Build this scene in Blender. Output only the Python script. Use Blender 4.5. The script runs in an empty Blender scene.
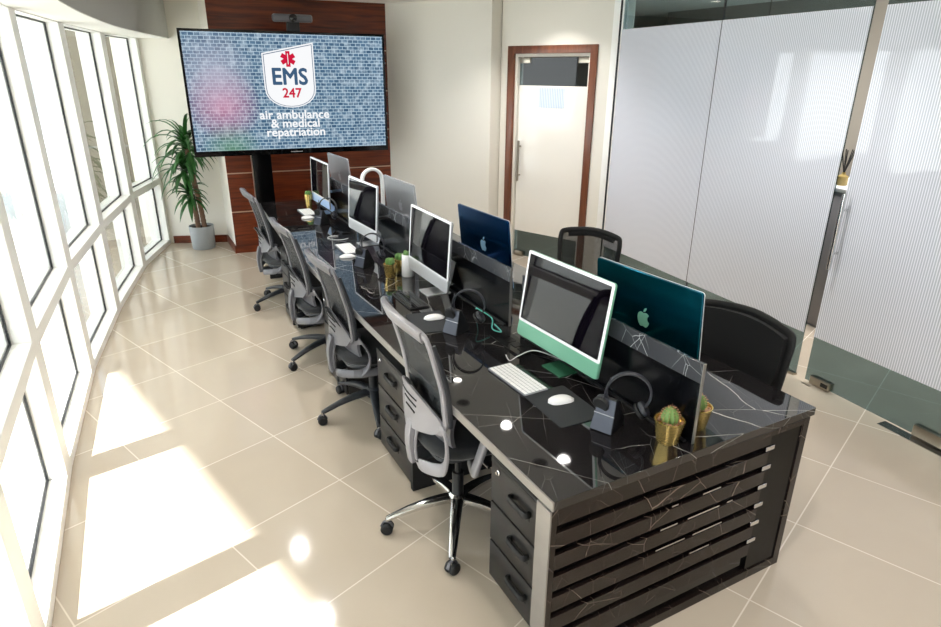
import bpy, bmesh, math, random
from mathutils import Vector, Matrix
random.seed(7)
PI = math.pi
R = math.radians
SC = bpy.context.scene
COL = SC.collection

# ------------------------------------------------------------------ materials
def lin(c):
    return tuple(((v/255)/12.92 if v/255 <= .04045 else (((v/255)+.055)/1.055)**2.4) for v in c)

def new_mat(name):
    m = bpy.data.materials.new(name); m.use_nodes = True
    return m, m.node_tree, m.node_tree.nodes['Principled BSDF']

def mat(name, col, rough=.5, metal=0., spec=.5, coat=0., var=.04, scale=8., sheen=0., bump=0., bscale=60.):
    """principled material with a light procedural variation of colour and roughness"""
    m, nt, p = new_mat(name)
    c = lin(col)
    tc = nt.nodes.new('ShaderNodeTexCoord'); nz = nt.nodes.new('ShaderNodeTexNoise')
    nz.inputs['Scale'].default_value = scale; nz.inputs['Detail'].default_value = 4
    nt.links.new(tc.outputs['Object'], nz.inputs['Vector'])
    mx = nt.nodes.new('ShaderNodeMix'); mx.data_type = 'RGBA'
    mx.inputs['A'].default_value = (*[v*(1-var) for v in c], 1)
    mx.inputs['B'].default_value = (*[min(1, v*(1+var)) for v in c], 1)
    nt.links.new(nz.outputs['Fac'], mx.inputs['Factor'])
    nt.links.new(mx.outputs['Result'], p.inputs['Base Color'])
    p.inputs['Roughness'].default_value = rough; p.inputs['Metallic'].default_value = metal
    p.inputs['Specular IOR Level'].default_value = spec
    p.inputs['Coat Weight'].default_value = coat; p.inputs['Coat Roughness'].default_value = .03
    if sheen: p.inputs['Sheen Weight'].default_value = sheen
    if bump:
        n2 = nt.nodes.new('ShaderNodeTexNoise'); n2.inputs['Scale'].default_value = bscale
        nt.links.new(tc.outputs['Object'], n2.inputs['Vector'])
        b = nt.nodes.new('ShaderNodeBump'); b.inputs['Strength'].default_value = bump; b.inputs['Distance'].default_value = .002
        nt.links.new(n2.outputs['Fac'], b.inputs['Height']); nt.links.new(b.outputs['Normal'], p.inputs['Normal'])
    return m

def math_node(nt, op, a=None, b=None, c=None):
    n = nt.nodes.new('ShaderNodeMath'); n.operation = op
    for i, v in enumerate((a, b, c)):
        if v is None: continue
        if isinstance(v, (int, float)): n.inputs[i].default_value = v
        else: nt.links.new(v, n.inputs[i])
    return n.outputs[0]

def mix_rgb(nt, fac, a, b):
    mx = nt.nodes.new('ShaderNodeMix'); mx.data_type = 'RGBA'
    if isinstance(fac, (int, float)): mx.inputs['Factor'].default_value = fac
    else: nt.links.new(fac, mx.inputs['Factor'])
    for k, v in (('A', a), ('B', b)):
        if isinstance(v, tuple): mx.inputs[k].default_value = (*v[:3], 1)
        else: nt.links.new(v, mx.inputs[k])
    return mx.outputs['Result']

def maprange(nt, v, a, b, c, d):
    n = nt.nodes.new('ShaderNodeMapRange')
    for i, x in enumerate((a, b, c, d)): n.inputs[i+1].default_value = x
    nt.links.new(v, n.inputs[0]); return n.outputs[0]

def floor_material():
    m, nt, p = new_mat('polished_porcelain')
    g = nt.nodes.new('ShaderNodeNewGeometry'); sx = nt.nodes.new('ShaderNodeSeparateXYZ')
    nt.links.new(g.outputs['Position'], sx.inputs[0])
    a = R(20.08); ca, sa = math.cos(a), math.sin(a)
    def lincomb(kx, ky, off):
        t = math_node(nt, 'MULTIPLY', sx.outputs[0], kx)
        t = math_node(nt, 'MULTIPLY_ADD', sx.outputs[1], ky, t)
        t = math_node(nt, 'SUBTRACT', t, off)
        return math_node(nt, 'DIVIDE', t, .606)
    U = lincomb(ca, sa, .9496); V = lincomb(-sa, ca, .4336)
    def dist(t):
        f = math_node(nt, 'FRACT', t); f = math_node(nt, 'SUBTRACT', f, .5); f = math_node(nt, 'ABSOLUTE', f)
        return math_node(nt, 'SUBTRACT', .5, f)
    d = math_node(nt, 'MINIMUM', dist(U), dist(V))
    grout = maprange(nt, d, .0035, .0055, 1, 0)
    iu = math_node(nt, 'FLOOR', U); iv = math_node(nt, 'FLOOR', V)
    cb = nt.nodes.new('ShaderNodeCombineXYZ'); nt.links.new(iu, cb.inputs[0]); nt.links.new(iv, cb.inputs[1])
    wn = nt.nodes.new('ShaderNodeTexWhiteNoise'); nt.links.new(cb.outputs[0], wn.inputs['Vector'])
    nz = nt.nodes.new('ShaderNodeTexNoise'); nz.inputs['Scale'].default_value = 2.2; nz.inputs['Detail'].default_value = 6
    nz.inputs['Distortion'].default_value = 1.2
    nt.links.new(g.outputs['Position'], nz.inputs['Vector'])
    base = mix_rgb(nt, nz.outputs['Fac'], lin((180, 167, 150)), lin((194, 182, 166)))
    tint = mix_rgb(nt, wn.outputs['Value'], lin((181, 168, 152)), lin((190, 178, 162)))
    base = mix_rgb(nt, .5, base, tint)
    col = mix_rgb(nt, grout, base, lin((212, 203, 190)))
    nt.links.new(col, p.inputs['Base Color'])
    nt.links.new(maprange(nt, grout, 0, 1, .09, .5), p.inputs['Roughness'])
    p.inputs['Specular IOR Level'].default_value = .5
    return m

def marble(name, base, vein, scale=1.0, rough=.06, spec=.5, width=.010, coat=0.):
    m, nt, p = new_mat(name)
    tc = nt.nodes.new('ShaderNodeNewGeometry')
    def layer(sc, w, seed, thresh):
        mp = nt.nodes.new('ShaderNodeMapping'); mp.vector_type = 'TEXTURE'; mp.inputs['Location'].default_value = (seed, seed*.7, seed*1.3)
        mp.inputs['Rotation'].default_value = (.25, -.2, .9 if seed < 5 else -.55)
        mp.inputs['Scale'].default_value = (.85, 2.3, 1.3)
        nt.links.new(tc.outputs['Position'], mp.inputs['Vector'])
        nz = nt.nodes.new('ShaderNodeTexNoise'); nz.inputs['Scale'].default_value = sc*1.2; nz.inputs['Detail'].default_value = 4
        nt.links.new(mp.outputs[0], nz.inputs['Vector'])
        vm = nt.nodes.new('ShaderNodeVectorMath'); vm.operation = 'MULTIPLY_ADD'
        nt.links.new(nz.outputs['Color'], vm.inputs[0]); vm.inputs[1].default_value = (.11/sc,)*3; nt.links.new(mp.outputs[0], vm.inputs[2])
        vo = nt.nodes.new('ShaderNodeTexVoronoi'); vo.feature = 'DISTANCE_TO_EDGE'; vo.inputs['Scale'].default_value = sc
        nt.links.new(vm.outputs[0], vo.inputs['Vector'])
        line = maprange(nt, vo.outputs['Distance'], 0, w*sc, 1, 0)
        n2 = nt.nodes.new('ShaderNodeTexNoise'); n2.inputs['Scale'].default_value = 2.6*sc**.5; n2.inputs['Detail'].default_value = 2
        nt.links.new(mp.outputs[0], n2.inputs['Vector'])
        msk = maprange(nt, n2.outputs['Fac'], thresh, thresh+.16, 0, 1)
        return math_node(nt, 'MULTIPLY', line, msk)
    a = layer(2.6*scale, width*.15, 3.1, .37); b = layer(6.0*scale, width*.075, 8.4, .42)
    v = math_node(nt, 'MAXIMUM', a, math_node(nt, 'MULTIPLY', b, .6))
    cl = nt.nodes.new('ShaderNodeTexNoise'); cl.inputs['Scale'].default_value = 3.; nt.links.new(tc.outputs['Position'], cl.inputs['Vector'])
    bcol = mix_rgb(nt, cl.outputs['Fac'], tuple(x*.6 for x in lin(base)), tuple(x*1.5 for x in lin(base)))
    nt.links.new(mix_rgb(nt, v, bcol, lin(vein)), p.inputs['Base Color'])
    p.inputs['Roughness'].default_value = rough; p.inputs['Specular IOR Level'].default_value = spec
    p.inputs['Coat Weight'].default_value = coat; p.inputs['Coat Roughness'].default_value = .03
    return m

def wood(name, c1, c2, axis=(1.2, 9, 22), rough=.28):
    m, nt, p = new_mat(name)
    tc = nt.nodes.new('ShaderNodeTexCoord'); mp = nt.nodes.new('ShaderNodeMapping'); mp.inputs['Scale'].default_value = axis
    nt.links.new(tc.outputs['Object'], mp.inputs['Vector'])
    nz = nt.nodes.new('ShaderNodeTexNoise'); nz.inputs['Scale'].default_value = 1.4; nz.inputs['Detail'].default_value = 7; nz.inputs['Distortion'].default_value = .8
    nt.links.new(mp.outputs[0], nz.inputs['Vector'])
    f = maprange(nt, nz.outputs['Fac'], .32, .7, 0, 1)
    nt.links.new(mix_rgb(nt, f, lin(c1), lin(c2)), p.inputs['Base Color'])
    p.inputs['Roughness'].default_value = rough
    return m

def glass_mat(name, tint, ior=1.45, rough=0.0):
    m = bpy.data.materials.new(name); m.use_nodes = True; nt = m.node_tree; nt.nodes.clear()
    out = nt.nodes.new('ShaderNodeOutputMaterial'); mx = nt.nodes.new('ShaderNodeMixShader')
    tr = nt.nodes.new('ShaderNodeBsdfTransparent'); tr.inputs[0].default_value = (*tint, 1)
    gl = nt.nodes.new('ShaderNodeBsdfGlossy'); gl.inputs['Roughness'].default_value = rough
    fr = nt.nodes.new('ShaderNodeFresnel'); fr.inputs['IOR'].default_value = ior
    ge = nt.nodes.new('ShaderNodeNewGeometry')      # the pane's back face adds no second reflection (no total internal reflection)
    fac = math_node(nt, 'MULTIPLY', fr.outputs[0], math_node(nt, 'SUBTRACT', 1., ge.outputs['Backfacing']))
    nt.links.new(fac, mx.inputs[0]); nt.links.new(tr.outputs[0], mx.inputs[1]); nt.links.new(gl.outputs[0], mx.inputs[2])
    nt.links.new(mx.outputs[0], out.inputs[0])
    return m

def mesh_fabric(name, col, alpha):
    m, nt, p = new_mat(name)
    out = [n for n in nt.nodes if n.type == 'OUTPUT_MATERIAL'][0]
    p.inputs['Base Color'].default_value = (*lin(col), 1); p.inputs['Roughness'].default_value = .6
    tc = nt.nodes.new('ShaderNodeTexCoord')
    wv = nt.nodes.new('ShaderNodeTexVoronoi'); wv.inputs['Scale'].default_value = 420
    nt.links.new(tc.outputs['Object'], wv.inputs['Vector'])
    f = maprange(nt, wv.outputs['Distance'], .2, .7, min(1, alpha+.25), max(0, alpha-.25))
    tr = nt.nodes.new('ShaderNodeBsdfTransparent'); mx = nt.nodes.new('ShaderNodeMixShader')
    nt.links.new(f, mx.inputs[0]); nt.links.new(tr.outputs[0], mx.inputs[1]); nt.links.new(p.outputs[0], mx.inputs[2])
    nt.links.new(mx.outputs[0], out.inputs[0])
    return m

def emit(name, col, strength):
    m = bpy.data.materials.new(name); m.use_nodes = True; nt = m.node_tree; nt.nodes.clear()
    out = nt.nodes.new('ShaderNodeOutputMaterial'); e = nt.nodes.new('ShaderNodeEmission')
    e.inputs[0].default_value = (*lin(col), 1); e.inputs[1].default_value = strength
    nt.links.new(e.outputs[0], out.inputs[0]); return m

def film_mat(name, c1, c2, period, direction):
    """striped white frosting film on glass"""
    m, nt, p = new_mat(name)
    g = nt.nodes.new('ShaderNodeNewGeometry'); dt = nt.nodes.new('ShaderNodeVectorMath'); dt.operation = 'DOT_PRODUCT'
    nt.links.new(g.outputs['Position'], dt.inputs[0]); dt.inputs[1].default_value = direction
    t = math_node(nt, 'FRACT', math_node(nt, 'DIVIDE', dt.outputs['Value'], period))
    t = math_node(nt, 'ABSOLUTE', math_node(nt, 'SUBTRACT', t, .5))
    f = maprange(nt, t, .16, .30, 0, 1)
    nt.links.new(mix_rgb(nt, f, lin(c1), lin(c2)), p.inputs['Base Color'])
    p.inputs['Roughness'].default_value = .55; p.inputs['Coat Weight'].default_value = 1.; p.inputs['Coat Roughness'].default_value = .02
    p.inputs['Coat IOR'].default_value = 1.5
    return m

def tv_screen_mat():
    m = bpy.data.materials.new('screen_brick_picture'); m.use_nodes = True; nt = m.node_tree; nt.nodes.clear()
    out = nt.nodes.new('ShaderNodeOutputMaterial'); e = nt.nodes.new('ShaderNodeEmission')
    tc = nt.nodes.new('ShaderNodeTexCoord'); sx = nt.nodes.new('ShaderNodeSeparateXYZ'); nt.links.new(tc.outputs['Object'], sx.inputs[0])
    cb = nt.nodes.new('ShaderNodeCombineXYZ'); nt.links.new(sx.outputs[0], cb.inputs[0]); nt.links.new(sx.outputs[2], cb.inputs[1])
    br = nt.nodes.new('ShaderNodeTexBrick'); nt.links.new(cb.outputs[0], br.inputs['Vector'])
    br.inputs['Scale'].default_value = 1; br.inputs['Brick Width'].default_value = .054; br.inputs['Row Height'].default_value = .0315
    br.inputs['Mortar Size'].default_value = .0038; br.inputs['Mortar Smooth'].default_value = .5
    br.inputs['Color1'].default_value = (*lin((58, 92, 122)), 1); br.inputs['Color2'].default_value = (*lin((88, 122, 150)), 1)
    br.inputs['Mortar'].default_value = (*lin((186, 208, 222)), 1)
    nz = nt.nodes.new('ShaderNodeTexNoise'); nz.inputs['Scale'].default_value = 16; nz.inputs['Detail'].default_value = 5; nt.links.new(cb.outputs[0], nz.inputs['Vector'])
    col = mix_rgb(nt, maprange(nt, nz.outputs['Fac'], .48, .75, 0, .6), br.outputs['Color'], lin((214, 232, 244)))
    def blob(cx, cz, r0, r1):
        dx = math_node(nt, 'SUBTRACT', sx.outputs[0], cx); dz = math_node(nt, 'SUBTRACT', sx.outputs[2], cz)
        d = math_node(nt, 'SQRT', math_node(nt, 'ADD', math_node(nt, 'MULTIPLY', dx, dx), math_node(nt, 'MULTIPLY', dz, dz)))
        return maprange(nt, d, r0, r1, .62, 0)
    col = mix_rgb(nt, blob(-.66, -.10, .04, .36), col, lin((228, 150, 180)))
    col = mix_rgb(nt, blob(-.70, .18, .02, .38), col, lin((196, 196, 214)))
    col = mix_rgb(nt, blob(-.62, -.56, .02, .30), col, lin((110, 160, 110)))
    nt.links.new(col, e.inputs[0]); e.inputs[1].default_value = TV_E
    gl = nt.nodes.new('ShaderNodeBsdfGlossy'); gl.inputs['Roughness'].default_value = .15; gl.inputs[0].default_value = (.04, .04, .04, 1)
    ad = nt.nodes.new('ShaderNodeAddShader'); nt.links.new(e.outputs[0], ad.inputs[0]); nt.links.new(gl.outputs[0], ad.inputs[1])
    nt.links.new(ad.outputs[0], out.inputs[0]); return m

TV_E = .58
M = {}
M['floor'] = floor_material()
M['wall'] = mat('painted_wall', (226, 222, 212), .6, var=.01, scale=1.5, bump=.05, bscale=150)
M['shadedface'] = mat('shaded_bulkhead_grey', (176, 175, 171), .7, var=.01)  # white bulkhead face; its shade is put into this grey
M['ceil'] = mat('white_ceiling', (236, 235, 230), .7, var=.01)
M['winframe'] = mat('white_coated_aluminium', (245, 245, 242), .35, var=.01)
M['blackline'] = mat('black_window_gasket', (26, 28, 32), .4)
M['greyline'] = mat('grey_window_gasket', (150, 150, 148), .5)
M['wglass'] = glass_mat('window_glass', (.84, .855, .855), 1.3)
M['pglass'] = glass_mat('tinted_partition_glass', (.43, .52, .54), 1.5)
M['film'] = film_mat('striped_frost_film', (236, 239, 248), (190, 194, 206), .0142, (math.sin(R(6)), math.cos(R(6)), 0))
M['dfilm'] = mat('white_frost_film', (232, 228, 220), .55, coat=.7, var=.01)
M['notice'] = film_mat('blue_lined_paper', (206, 214, 226), (160, 176, 200), .02, (-.375, .927, 0))
M['wood'] = wood('dark_red_veneer', (70, 26, 10), (128, 56, 24))
M['woodframe'] = wood('door_frame_wood', (92, 52, 34), (122, 72, 48), axis=(20, 20, 1.5))
M['groove'] = mat('metal_joint_strip', (196, 172, 150), .35, metal=.6)
M['marble'] = marble('black_marble_top', (22, 20, 21), (190, 188, 184), 1.05, .03, .55, coat=.35, width=.0075)
M['marble2'] = marble('brown_black_marble', (30, 22, 19), (132, 118, 106), 1.7, .16, .35, width=.008)
M['marblegrey'] = marble('grey_marble_cap', (58, 60, 64), (200, 202, 205), 2.4, .12, .5, width=.008)
M['deskedge'] = mat('brushed_grey_edge', (150, 148, 146), .30, metal=.7, var=.06, scale=30)
M['blackgloss'] = mat('black_gloss_panel', (10, 10, 11), .06, spec=.5)
M['blackpanel'] = mat('black_divider_panel', (9, 10, 13), .16, spec=.28)
M['black'] = mat('black_plastic', (20, 21, 23), .42)
M['deepblack'] = mat('deep_black_panel', (5, 5, 6), .25, spec=.15)
M['blackmatte'] = mat('matte_black', (12, 12, 13), .7)
M['rubber'] = mat('black_rubber', (18, 18, 19), .6)
M['pedestal'] = mat('charcoal_powder_coated_steel', (38, 37, 37), .38, metal=.3, var=.03)
M['chrome'] = mat('polished_chrome', (215, 216, 218), .10, metal=1., var=.01)
M['steel'] = mat('brushed_stainless', (168, 160, 146), .28, metal=1., var=.05, scale=40)
M['cgrey'] = mat('light_grey_chair_plastic', (128, 126, 130), .36, var=.04)
M['cgrey_dark'] = mat('grey_chair_plastic', (88, 88, 93), .36, var=.04)
M['nylon'] = mat('charcoal_nylon', (42, 45, 50), .42)
M['seat'] = mat('charcoal_seat_fabric', (22, 24, 27), .85, sheen=.2, bump=.4, bscale=400)
M['mesh'] = mesh_fabric('grey_back_mesh', (46, 50, 53), .58)
M['meshd'] = mesh_fabric('dark_grey_back_mesh', (34, 36, 40), .74)
M['meshk'] = mesh_fabric('black_back_mesh', (18, 20, 22), .60)
M['padk'] = mat('black_upholstery', (13, 14, 16), .7, bump=.3, bscale=300)
M['white'] = mat('white_plastic', (232, 232, 232), .32, var=.01)
M['keys'] = mat('white_keycaps', (240, 240, 240), .4, var=.01)
M['keycase'] = mat('grey_key_tray', (138, 140, 146), .4)
M['silver'] = mat('silver_aluminium', (206, 208, 212), .28, metal=.55, var=.02)
M['silverback'] = mat('satin_silver_back', (178, 181, 186), .26, metal=.5, var=.02)
M['green'] = mat('pale_green_aluminium', (118, 178, 150), .3, metal=.25, var=.02)
M['greendk'] = mat('green_aluminium_foot', (70, 136, 104), .25, metal=.5, var=.02)
M['tealback'] = mat('deep_teal_aluminium_back', (0, 84, 104), .22, metal=.85, var=.03)
M['blueback'] = mat('navy_blue_aluminium_back', (8, 62, 108), .22, metal=.85, var=.03)
M['bluechin'] = mat('pale_blue_aluminium', (166, 196, 236), .3, metal=.25, var=.02)
M['screen'] = mat('dark_glass_screen', (6, 4, 10), .03, spec=.30)
M['bezel'] = mat('white_glass_bezel', (236, 236, 240), .12, var=.01)
M['logo_mint'] = mat('mint_logo', (140, 205, 180), .3, metal=.2)
M['logo_blue'] = mat('pale_blue_logo', (150, 195, 225), .3, metal=.2)
M['logo_silver'] = mat('bright_silver_logo', (215, 220, 226), .2, metal=.5)
M['mousepad'] = mat('dark_grey_mouse_pad', (34, 37, 40), .75, bump=.2, bscale=500)
M['headset'] = mat('dark_slate_headset', (36, 38, 46), .38)
M['dock'] = mat('slate_blue_charging_dock', (46, 52, 66), .35)
M['gold'] = mat('brushed_gold', (240, 208, 126), .27, metal=.88, var=.05, scale=30)
M['pebble'] = mat('brown_pebbles', (150, 112, 84), .6, var=.45, scale=60)
M['cactus'] = mat('cactus_green', (98, 128, 66), .55, var=.2, scale=40)
M['spine'] = mat('cactus_spines', (190, 140, 104), .5)
M['succ'] = mat('fresh_green_succulent', (78, 118, 52), .5, var=.25, scale=30)
M['leaf'] = mat('glossy_green_leaf', (44, 96, 40), .38, var=.4, scale=14)
M['bark'] = mat('ringed_brown_cane', (120, 92, 72), .8, var=.35, scale=60, bump=.6, bscale=90)
M['soil'] = mat('dark_soil', (44, 34, 26), .9, bump=.6)
M['concretepot'] = mat('grey_concrete_pot', (148, 152, 154), .7, var=.08, scale=12)
M['cable_w'] = mat('white_cable', (225, 226, 226), .4)
M['cable_t'] = mat('teal_cable', (90, 190, 180), .4)
M['lampwhite'] = mat('matt_white_lamp', (226, 228, 228), .45)
M['opal'] = emit('fill_globe_glow', (255, 250, 240), 3)  # glow of the unseen globes added behind the glass
M['lampglow'] = emit('downlight_lens', (255, 248, 238), 14)
M['red'] = emit('screen_red', (214, 30, 66), TV_E*.95)
M['slate'] = emit('screen_slate_text', (66, 96, 128), TV_E)
M['scrwhite'] = emit('screen_white', (252, 253, 255), TV_E)
M['tvscreen'] = tv_screen_mat()
M['pavement'] = mat('pale_paving', (190, 190, 186), .8, var=.05, scale=.6)
M['facade'] = mat('white_facade', (176, 178, 178), .7, var=.03, scale=.5)
M['beigestone'] = mat('beige_stone_cladding', (122, 114, 98), .75, var=.08, scale=1.2)
M['facglass'] = mat('grey_facade_glass', (66, 76, 82), .15)
M['beyondwall'] = mat('beige_office_wall', (126, 120, 111), .7, var=.02)
M['taupe'] = mat('taupe_wall', (96, 84, 82), .7)
M['cabinet'] = mat('grey_laminate', (140, 138, 142), .45)
M['amber'] = mat('amber_bottle', (150, 130, 80), .2)

# ------------------------------------------------------------------ mesh builder
class MB:
    def __init__(s): s.v = []; s.f = []
    def add(s, vs, fs, mtx=None):
        o = len(s.v)
        s.v += [tuple(mtx @ Vector(v)) if mtx else tuple(v) for v in vs]
        s.f += [tuple(i+o for i in f) for f in fs]
        return s
    def box(s, a, b, mtx=None):
        (x0, y0, z0), (x1, y1, z1) = a, b
        vs = [(x0,y0,z0),(x1,y0,z0),(x1,y1,z0),(x0,y1,z0),(x0,y0,z1),(x1,y0,z1),(x1,y1,z1),(x0,y1,z1)]
        return s.add(vs, [(0,3,2,1),(4,5,6,7),(0,1,5,4),(1,2,6,5),(2,3,7,6),(3,0,4,7)], mtx)
    def prism(s, poly, z0, z1, mtx=None):
        n = len(poly)
        vs = [(x, y, z0) for x, y in poly] + [(x, y, z1) for x, y in poly]
        fs = [tuple(range(n))[::-1], tuple(range(n, 2*n))] + [(i, (i+1) % n, n+(i+1) % n, n+i) for i in range(n)]
        return s.add(vs, fs, mtx)
    def lathe(s, prof, n=28, mtx=None):
        vs = []; fs = []; m = len(prof)
        for i in range(n):
            a = 2*PI*i/n
            vs += [(r*math.cos(a), r*math.sin(a), z) for r, z in prof]
        for i in range(n):
            j = (i+1) % n
            for k in range(m-1): fs.append((i*m+k, j*m+k, j*m+k+1, i*m+k+1))
        if prof[0][0] > 1e-6: fs.append(tuple(i*m for i in range(n))[::-1])
        if prof[-1][0] > 1e-6: fs.append(tuple(i*m+m-1 for i in range(n)))
        return s.add(vs, fs, mtx)
    def sweep(s, path, w, t=None, ref=(0, 0, 1), closed=False, n=8, res=5, smooth=True, caps=True, power=.6):
        """superellipse section, w across and t along ref, swept on a catmull-rom path"""
        P = [Vector(p[:3]) for p in path]
        sc = [p[3] if len(p) > 3 else 1. for p in path]
        if smooth and len(P) > 2: P, sc = crom(P, sc, closed, res)
        if t is None: t = w
        ref = Vector(ref); rings = []
        N = len(P)
        for i in range(N):
            a = P[(i-1) % N] if (closed or i > 0) else P[i]; b = P[(i+1) % N] if (closed or i < N-1) else P[i]
            T = (b-a).normalized(); r = ref - T*ref.dot(T)
            if r.length < 1e-4: r = Vector((1, 0, 0)) - T*T.x
            r.normalize(); u = T.cross(r)
            ring = []
            for k in range(n):
                an = 2*PI*(k+.5)/n; cx, cy = math.cos(an), math.sin(an)
                ex = math.copysign(abs(cx)**power, cx); ey = math.copysign(abs(cy)**power, cy)
                ring.append(tuple(P[i] + u*(ex*w/2*sc[i]) + r*(ey*t/2*sc[i])))
            rings.append(ring)
        vs = [v for r_ in rings for v in r_]; fs = []
        for i in range(N if closed else N-1):
            j = (i+1) % N
            for k in range(n): fs.append((i*n+k, i*n+(k+1) % n, j*n+(k+1) % n, j*n+k))
        if not closed and caps: fs += [tuple(range(n))[::-1], tuple(range((N-1)*n, N*n))]
        return s.add(vs, fs)
    def tube(s, path, r, closed=False, n=8, res=5, smooth=True):
        return s.sweep(path, 2*r, 2*r, closed=closed, n=n, res=res, smooth=smooth, power=1.)
    def ball(s, c, r, n=12, m=8, mtx=None):
        rx, ry, rz = r if isinstance(r, tuple) else (r, r, r)
        vs = [(c[0], c[1], c[2]-rz)]; fs = []
        for j in range(1, m):
            ph = PI*j/m - PI/2
            for i in range(n):
                a = 2*PI*i/n; vs.append((c[0]+rx*math.cos(ph)*math.cos(a), c[1]+ry*math.cos(ph)*math.sin(a), c[2]+rz*math.sin(ph)))
        vs.append((c[0], c[1], c[2]+rz)); L = len(vs)-1
        for i in range(n):
            k = (i+1) % n
            fs.append((0, 1+k, 1+i)); fs.append((L, 1+(m-2)*n+i, 1+(m-2)*n+k))
            for j in range(m-2): fs.append((1+j*n+i, 1+j*n+k, 1+(j+1)*n+k, 1+(j+1)*n+i))
        return s.add(vs, fs, mtx)
    def build(s, name, m, parent=None, smooth=False, bevel=0., seg=2, auto=40, sub=0, flip=True):
        me = bpy.data.meshes.new(name); me.from_pydata(s.v, [], s.f); me.update()
        bm = bmesh.new(); bm.from_mesh(me)
        if flip: bmesh.ops.recalc_face_normals(bm, faces=bm.faces)
        if bevel:
            es = [e for e in bm.edges if len(e.link_faces) == 2 and e.calc_face_angle(0) > R(35)]
            bmesh.ops.bevel(bm, geom=es, offset=bevel, segments=seg, affect='EDGES', profile=.5, clamp_overlap=True)
        bm.to_mesh(me); bm.free()
        if smooth or bevel:
            for p in me.polygons: p.use_smooth = True
            try: me.set_sharp_from_angle(angle=R(auto))
            except Exception: pass
        me.materials.append(M[m] if isinstance(m, str) else m)
        o = bpy.data.objects.new(name, me); COL.objects.link(o)
        if parent is not None: o.parent = parent
        if sub:
            md = o.modifiers.new('sub', 'SUBSURF'); md.levels = sub; md.render_levels = sub
        return o

def crom(P, sc, closed, res):
    N = len(P); out = []; os_ = []
    segs = N if closed else N-1
    for i in range(segs):
        g = lambda k: P[k % N] if closed else P[min(max(k, 0), N-1)]
        h = lambda k: sc[k % N] if closed else sc[min(max(k, 0), N-1)]
        p0, p1, p2, p3 = g(i-1), g(i), g(i+1), g(i+2)
        for j in range(res):
            t = j/res
            out.append(.5*((2*p1) + (p2-p0)*t + (2*p0-5*p1+4*p2-p3)*t*t + (3*p1-p0-3*p2+p3)*t**3))
            os_.append(h(i)*(1-t)+h(i+1)*t)
    if not closed: out.append(P[-1]); os_.append(sc[-1])
    return out, os_

def empty(name, loc=(0, 0, 0), rz=0., label=None, cat=None, group=None, kind=None):
    o = bpy.data.objects.new(name, None); COL.objects.link(o)
    o.empty_display_size = .1; o.location = loc; o.rotation_euler = (0, 0, rz)
    return tag(o, label, cat, group, kind)

def tag(o, label=None, cat=None, group=None, kind=None):
    for k, v in (('label', label), ('category', cat), ('group', group), ('kind', kind)):
        if v: o[k] = v
    return o

def struct(o, label=None):
    o['kind'] = 'structure'
    if label: o['label'] = label
    return o

def copy_tree(o, parent=None):
    c = o.copy(); COL.objects.link(c); c.parent = parent
    for ch in list(o.children): copy_tree(ch, c)
    return c

def Rz(a): return Matrix.Rotation(a, 4, 'Z')
def T(x, y, z): return Matrix.Translation((x, y, z))

# ------------------------------------------------------------------ camera
def make_camera():
    p, r, y = R(21.03), R(-.53), R(28.38)
    F = Vector((math.sin(y)*math.cos(p), math.cos(y)*math.cos(p), -math.sin(p)))
    right = Vector((math.cos(y), -math.sin(y), 0)); down = F.cross(right)
    X = math.cos(r)*right + math.sin(r)*down; D = -math.sin(r)*right + math.cos(r)*down
    cam = bpy.data.cameras.new('camera'); o = bpy.data.objects.new('camera', cam); COL.objects.link(o)
    Y = -D; Z = -F
    o.matrix_world = Matrix(((X.x, Y.x, Z.x, 0), (X.y, Y.y, Z.y, 0), (X.z, Y.z, Z.z, 1.93), (0, 0, 0, 1)))
    cam.sensor_width = 36; cam.lens = 627.5/941*36; cam.clip_start = .05; cam.clip_end = 200
    SC.camera = o
make_camera()

# ------------------------------------------------------------------ shell
CZ = 2.62           # ceiling
V = [(.348, 8.2), (.01, 7.182), (-.245, 5.873), (-.418, 4.67), (-.505, 3.395), (-.525, 2.2), (-.495, .98), (-.41, -.25), (-.28, -1.46), (-.10, -2.65)]

struct(MB().box((-1.0, -2.9, -.06), (9.0, 9.2, 0)).build('floor', 'floor'))

def wall_seg(name, a, b, z0=0, z1=CZ, th=.12, m='wall', side=1):
    """vertical slab from a to b; thickness goes to the left of a->b when side is 1"""
    a, b = Vector(a), Vector(b); d = (b-a).normalized(); n = Vector((-d.y, d.x))*th*side
    return MB().prism([tuple(a), tuple(b), tuple(b+n), tuple(a+n)], z0, z1)

ceil_poly = [(-.45, -2.9), (9.0, -2.9), (9.0, 9.2), (.0, 9.2), (.36, 8.2)] + [(x-.02, y) for x, y in V[1:]]
struct(MB().prism([(-1.0, -2.9), (9.0, -2.9), (9.0, 9.2), (-.3, 9.2), (-1.0, 6)], CZ, CZ+.08).build('ceiling', 'ceil'))

# curved bulkhead above the windows
inner = [(.93, 9.0), (.63, 8.05), (.33, 7.0), (.09, 6.02), (-.084, 4.83), (-.178, 3.8), (-.215, 2.8), (-.22, 1.8), (-.19, .8), (-.11, -.3), (.02, -1.5), (.2, -2.75)]
ip, _ = crom([Vector((x, y, 0)) for x, y in inner], [1.]*len(inner), False, 5)
outer = [(x-.14, y) for x, y in V]
poly = [(p.x, p.y) for p in ip] + [(o[0], o[1]) for o in reversed([(.4, 9.0)]+outer)]
struct(MB().prism([(p.x, p.y) for p in ip] + list(reversed([(.3, 9.0)] + outer)), 2.24, CZ).build('trim_1', 'ceil', smooth=True, auto=30), 'curved white bulkhead above the windows')

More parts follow.
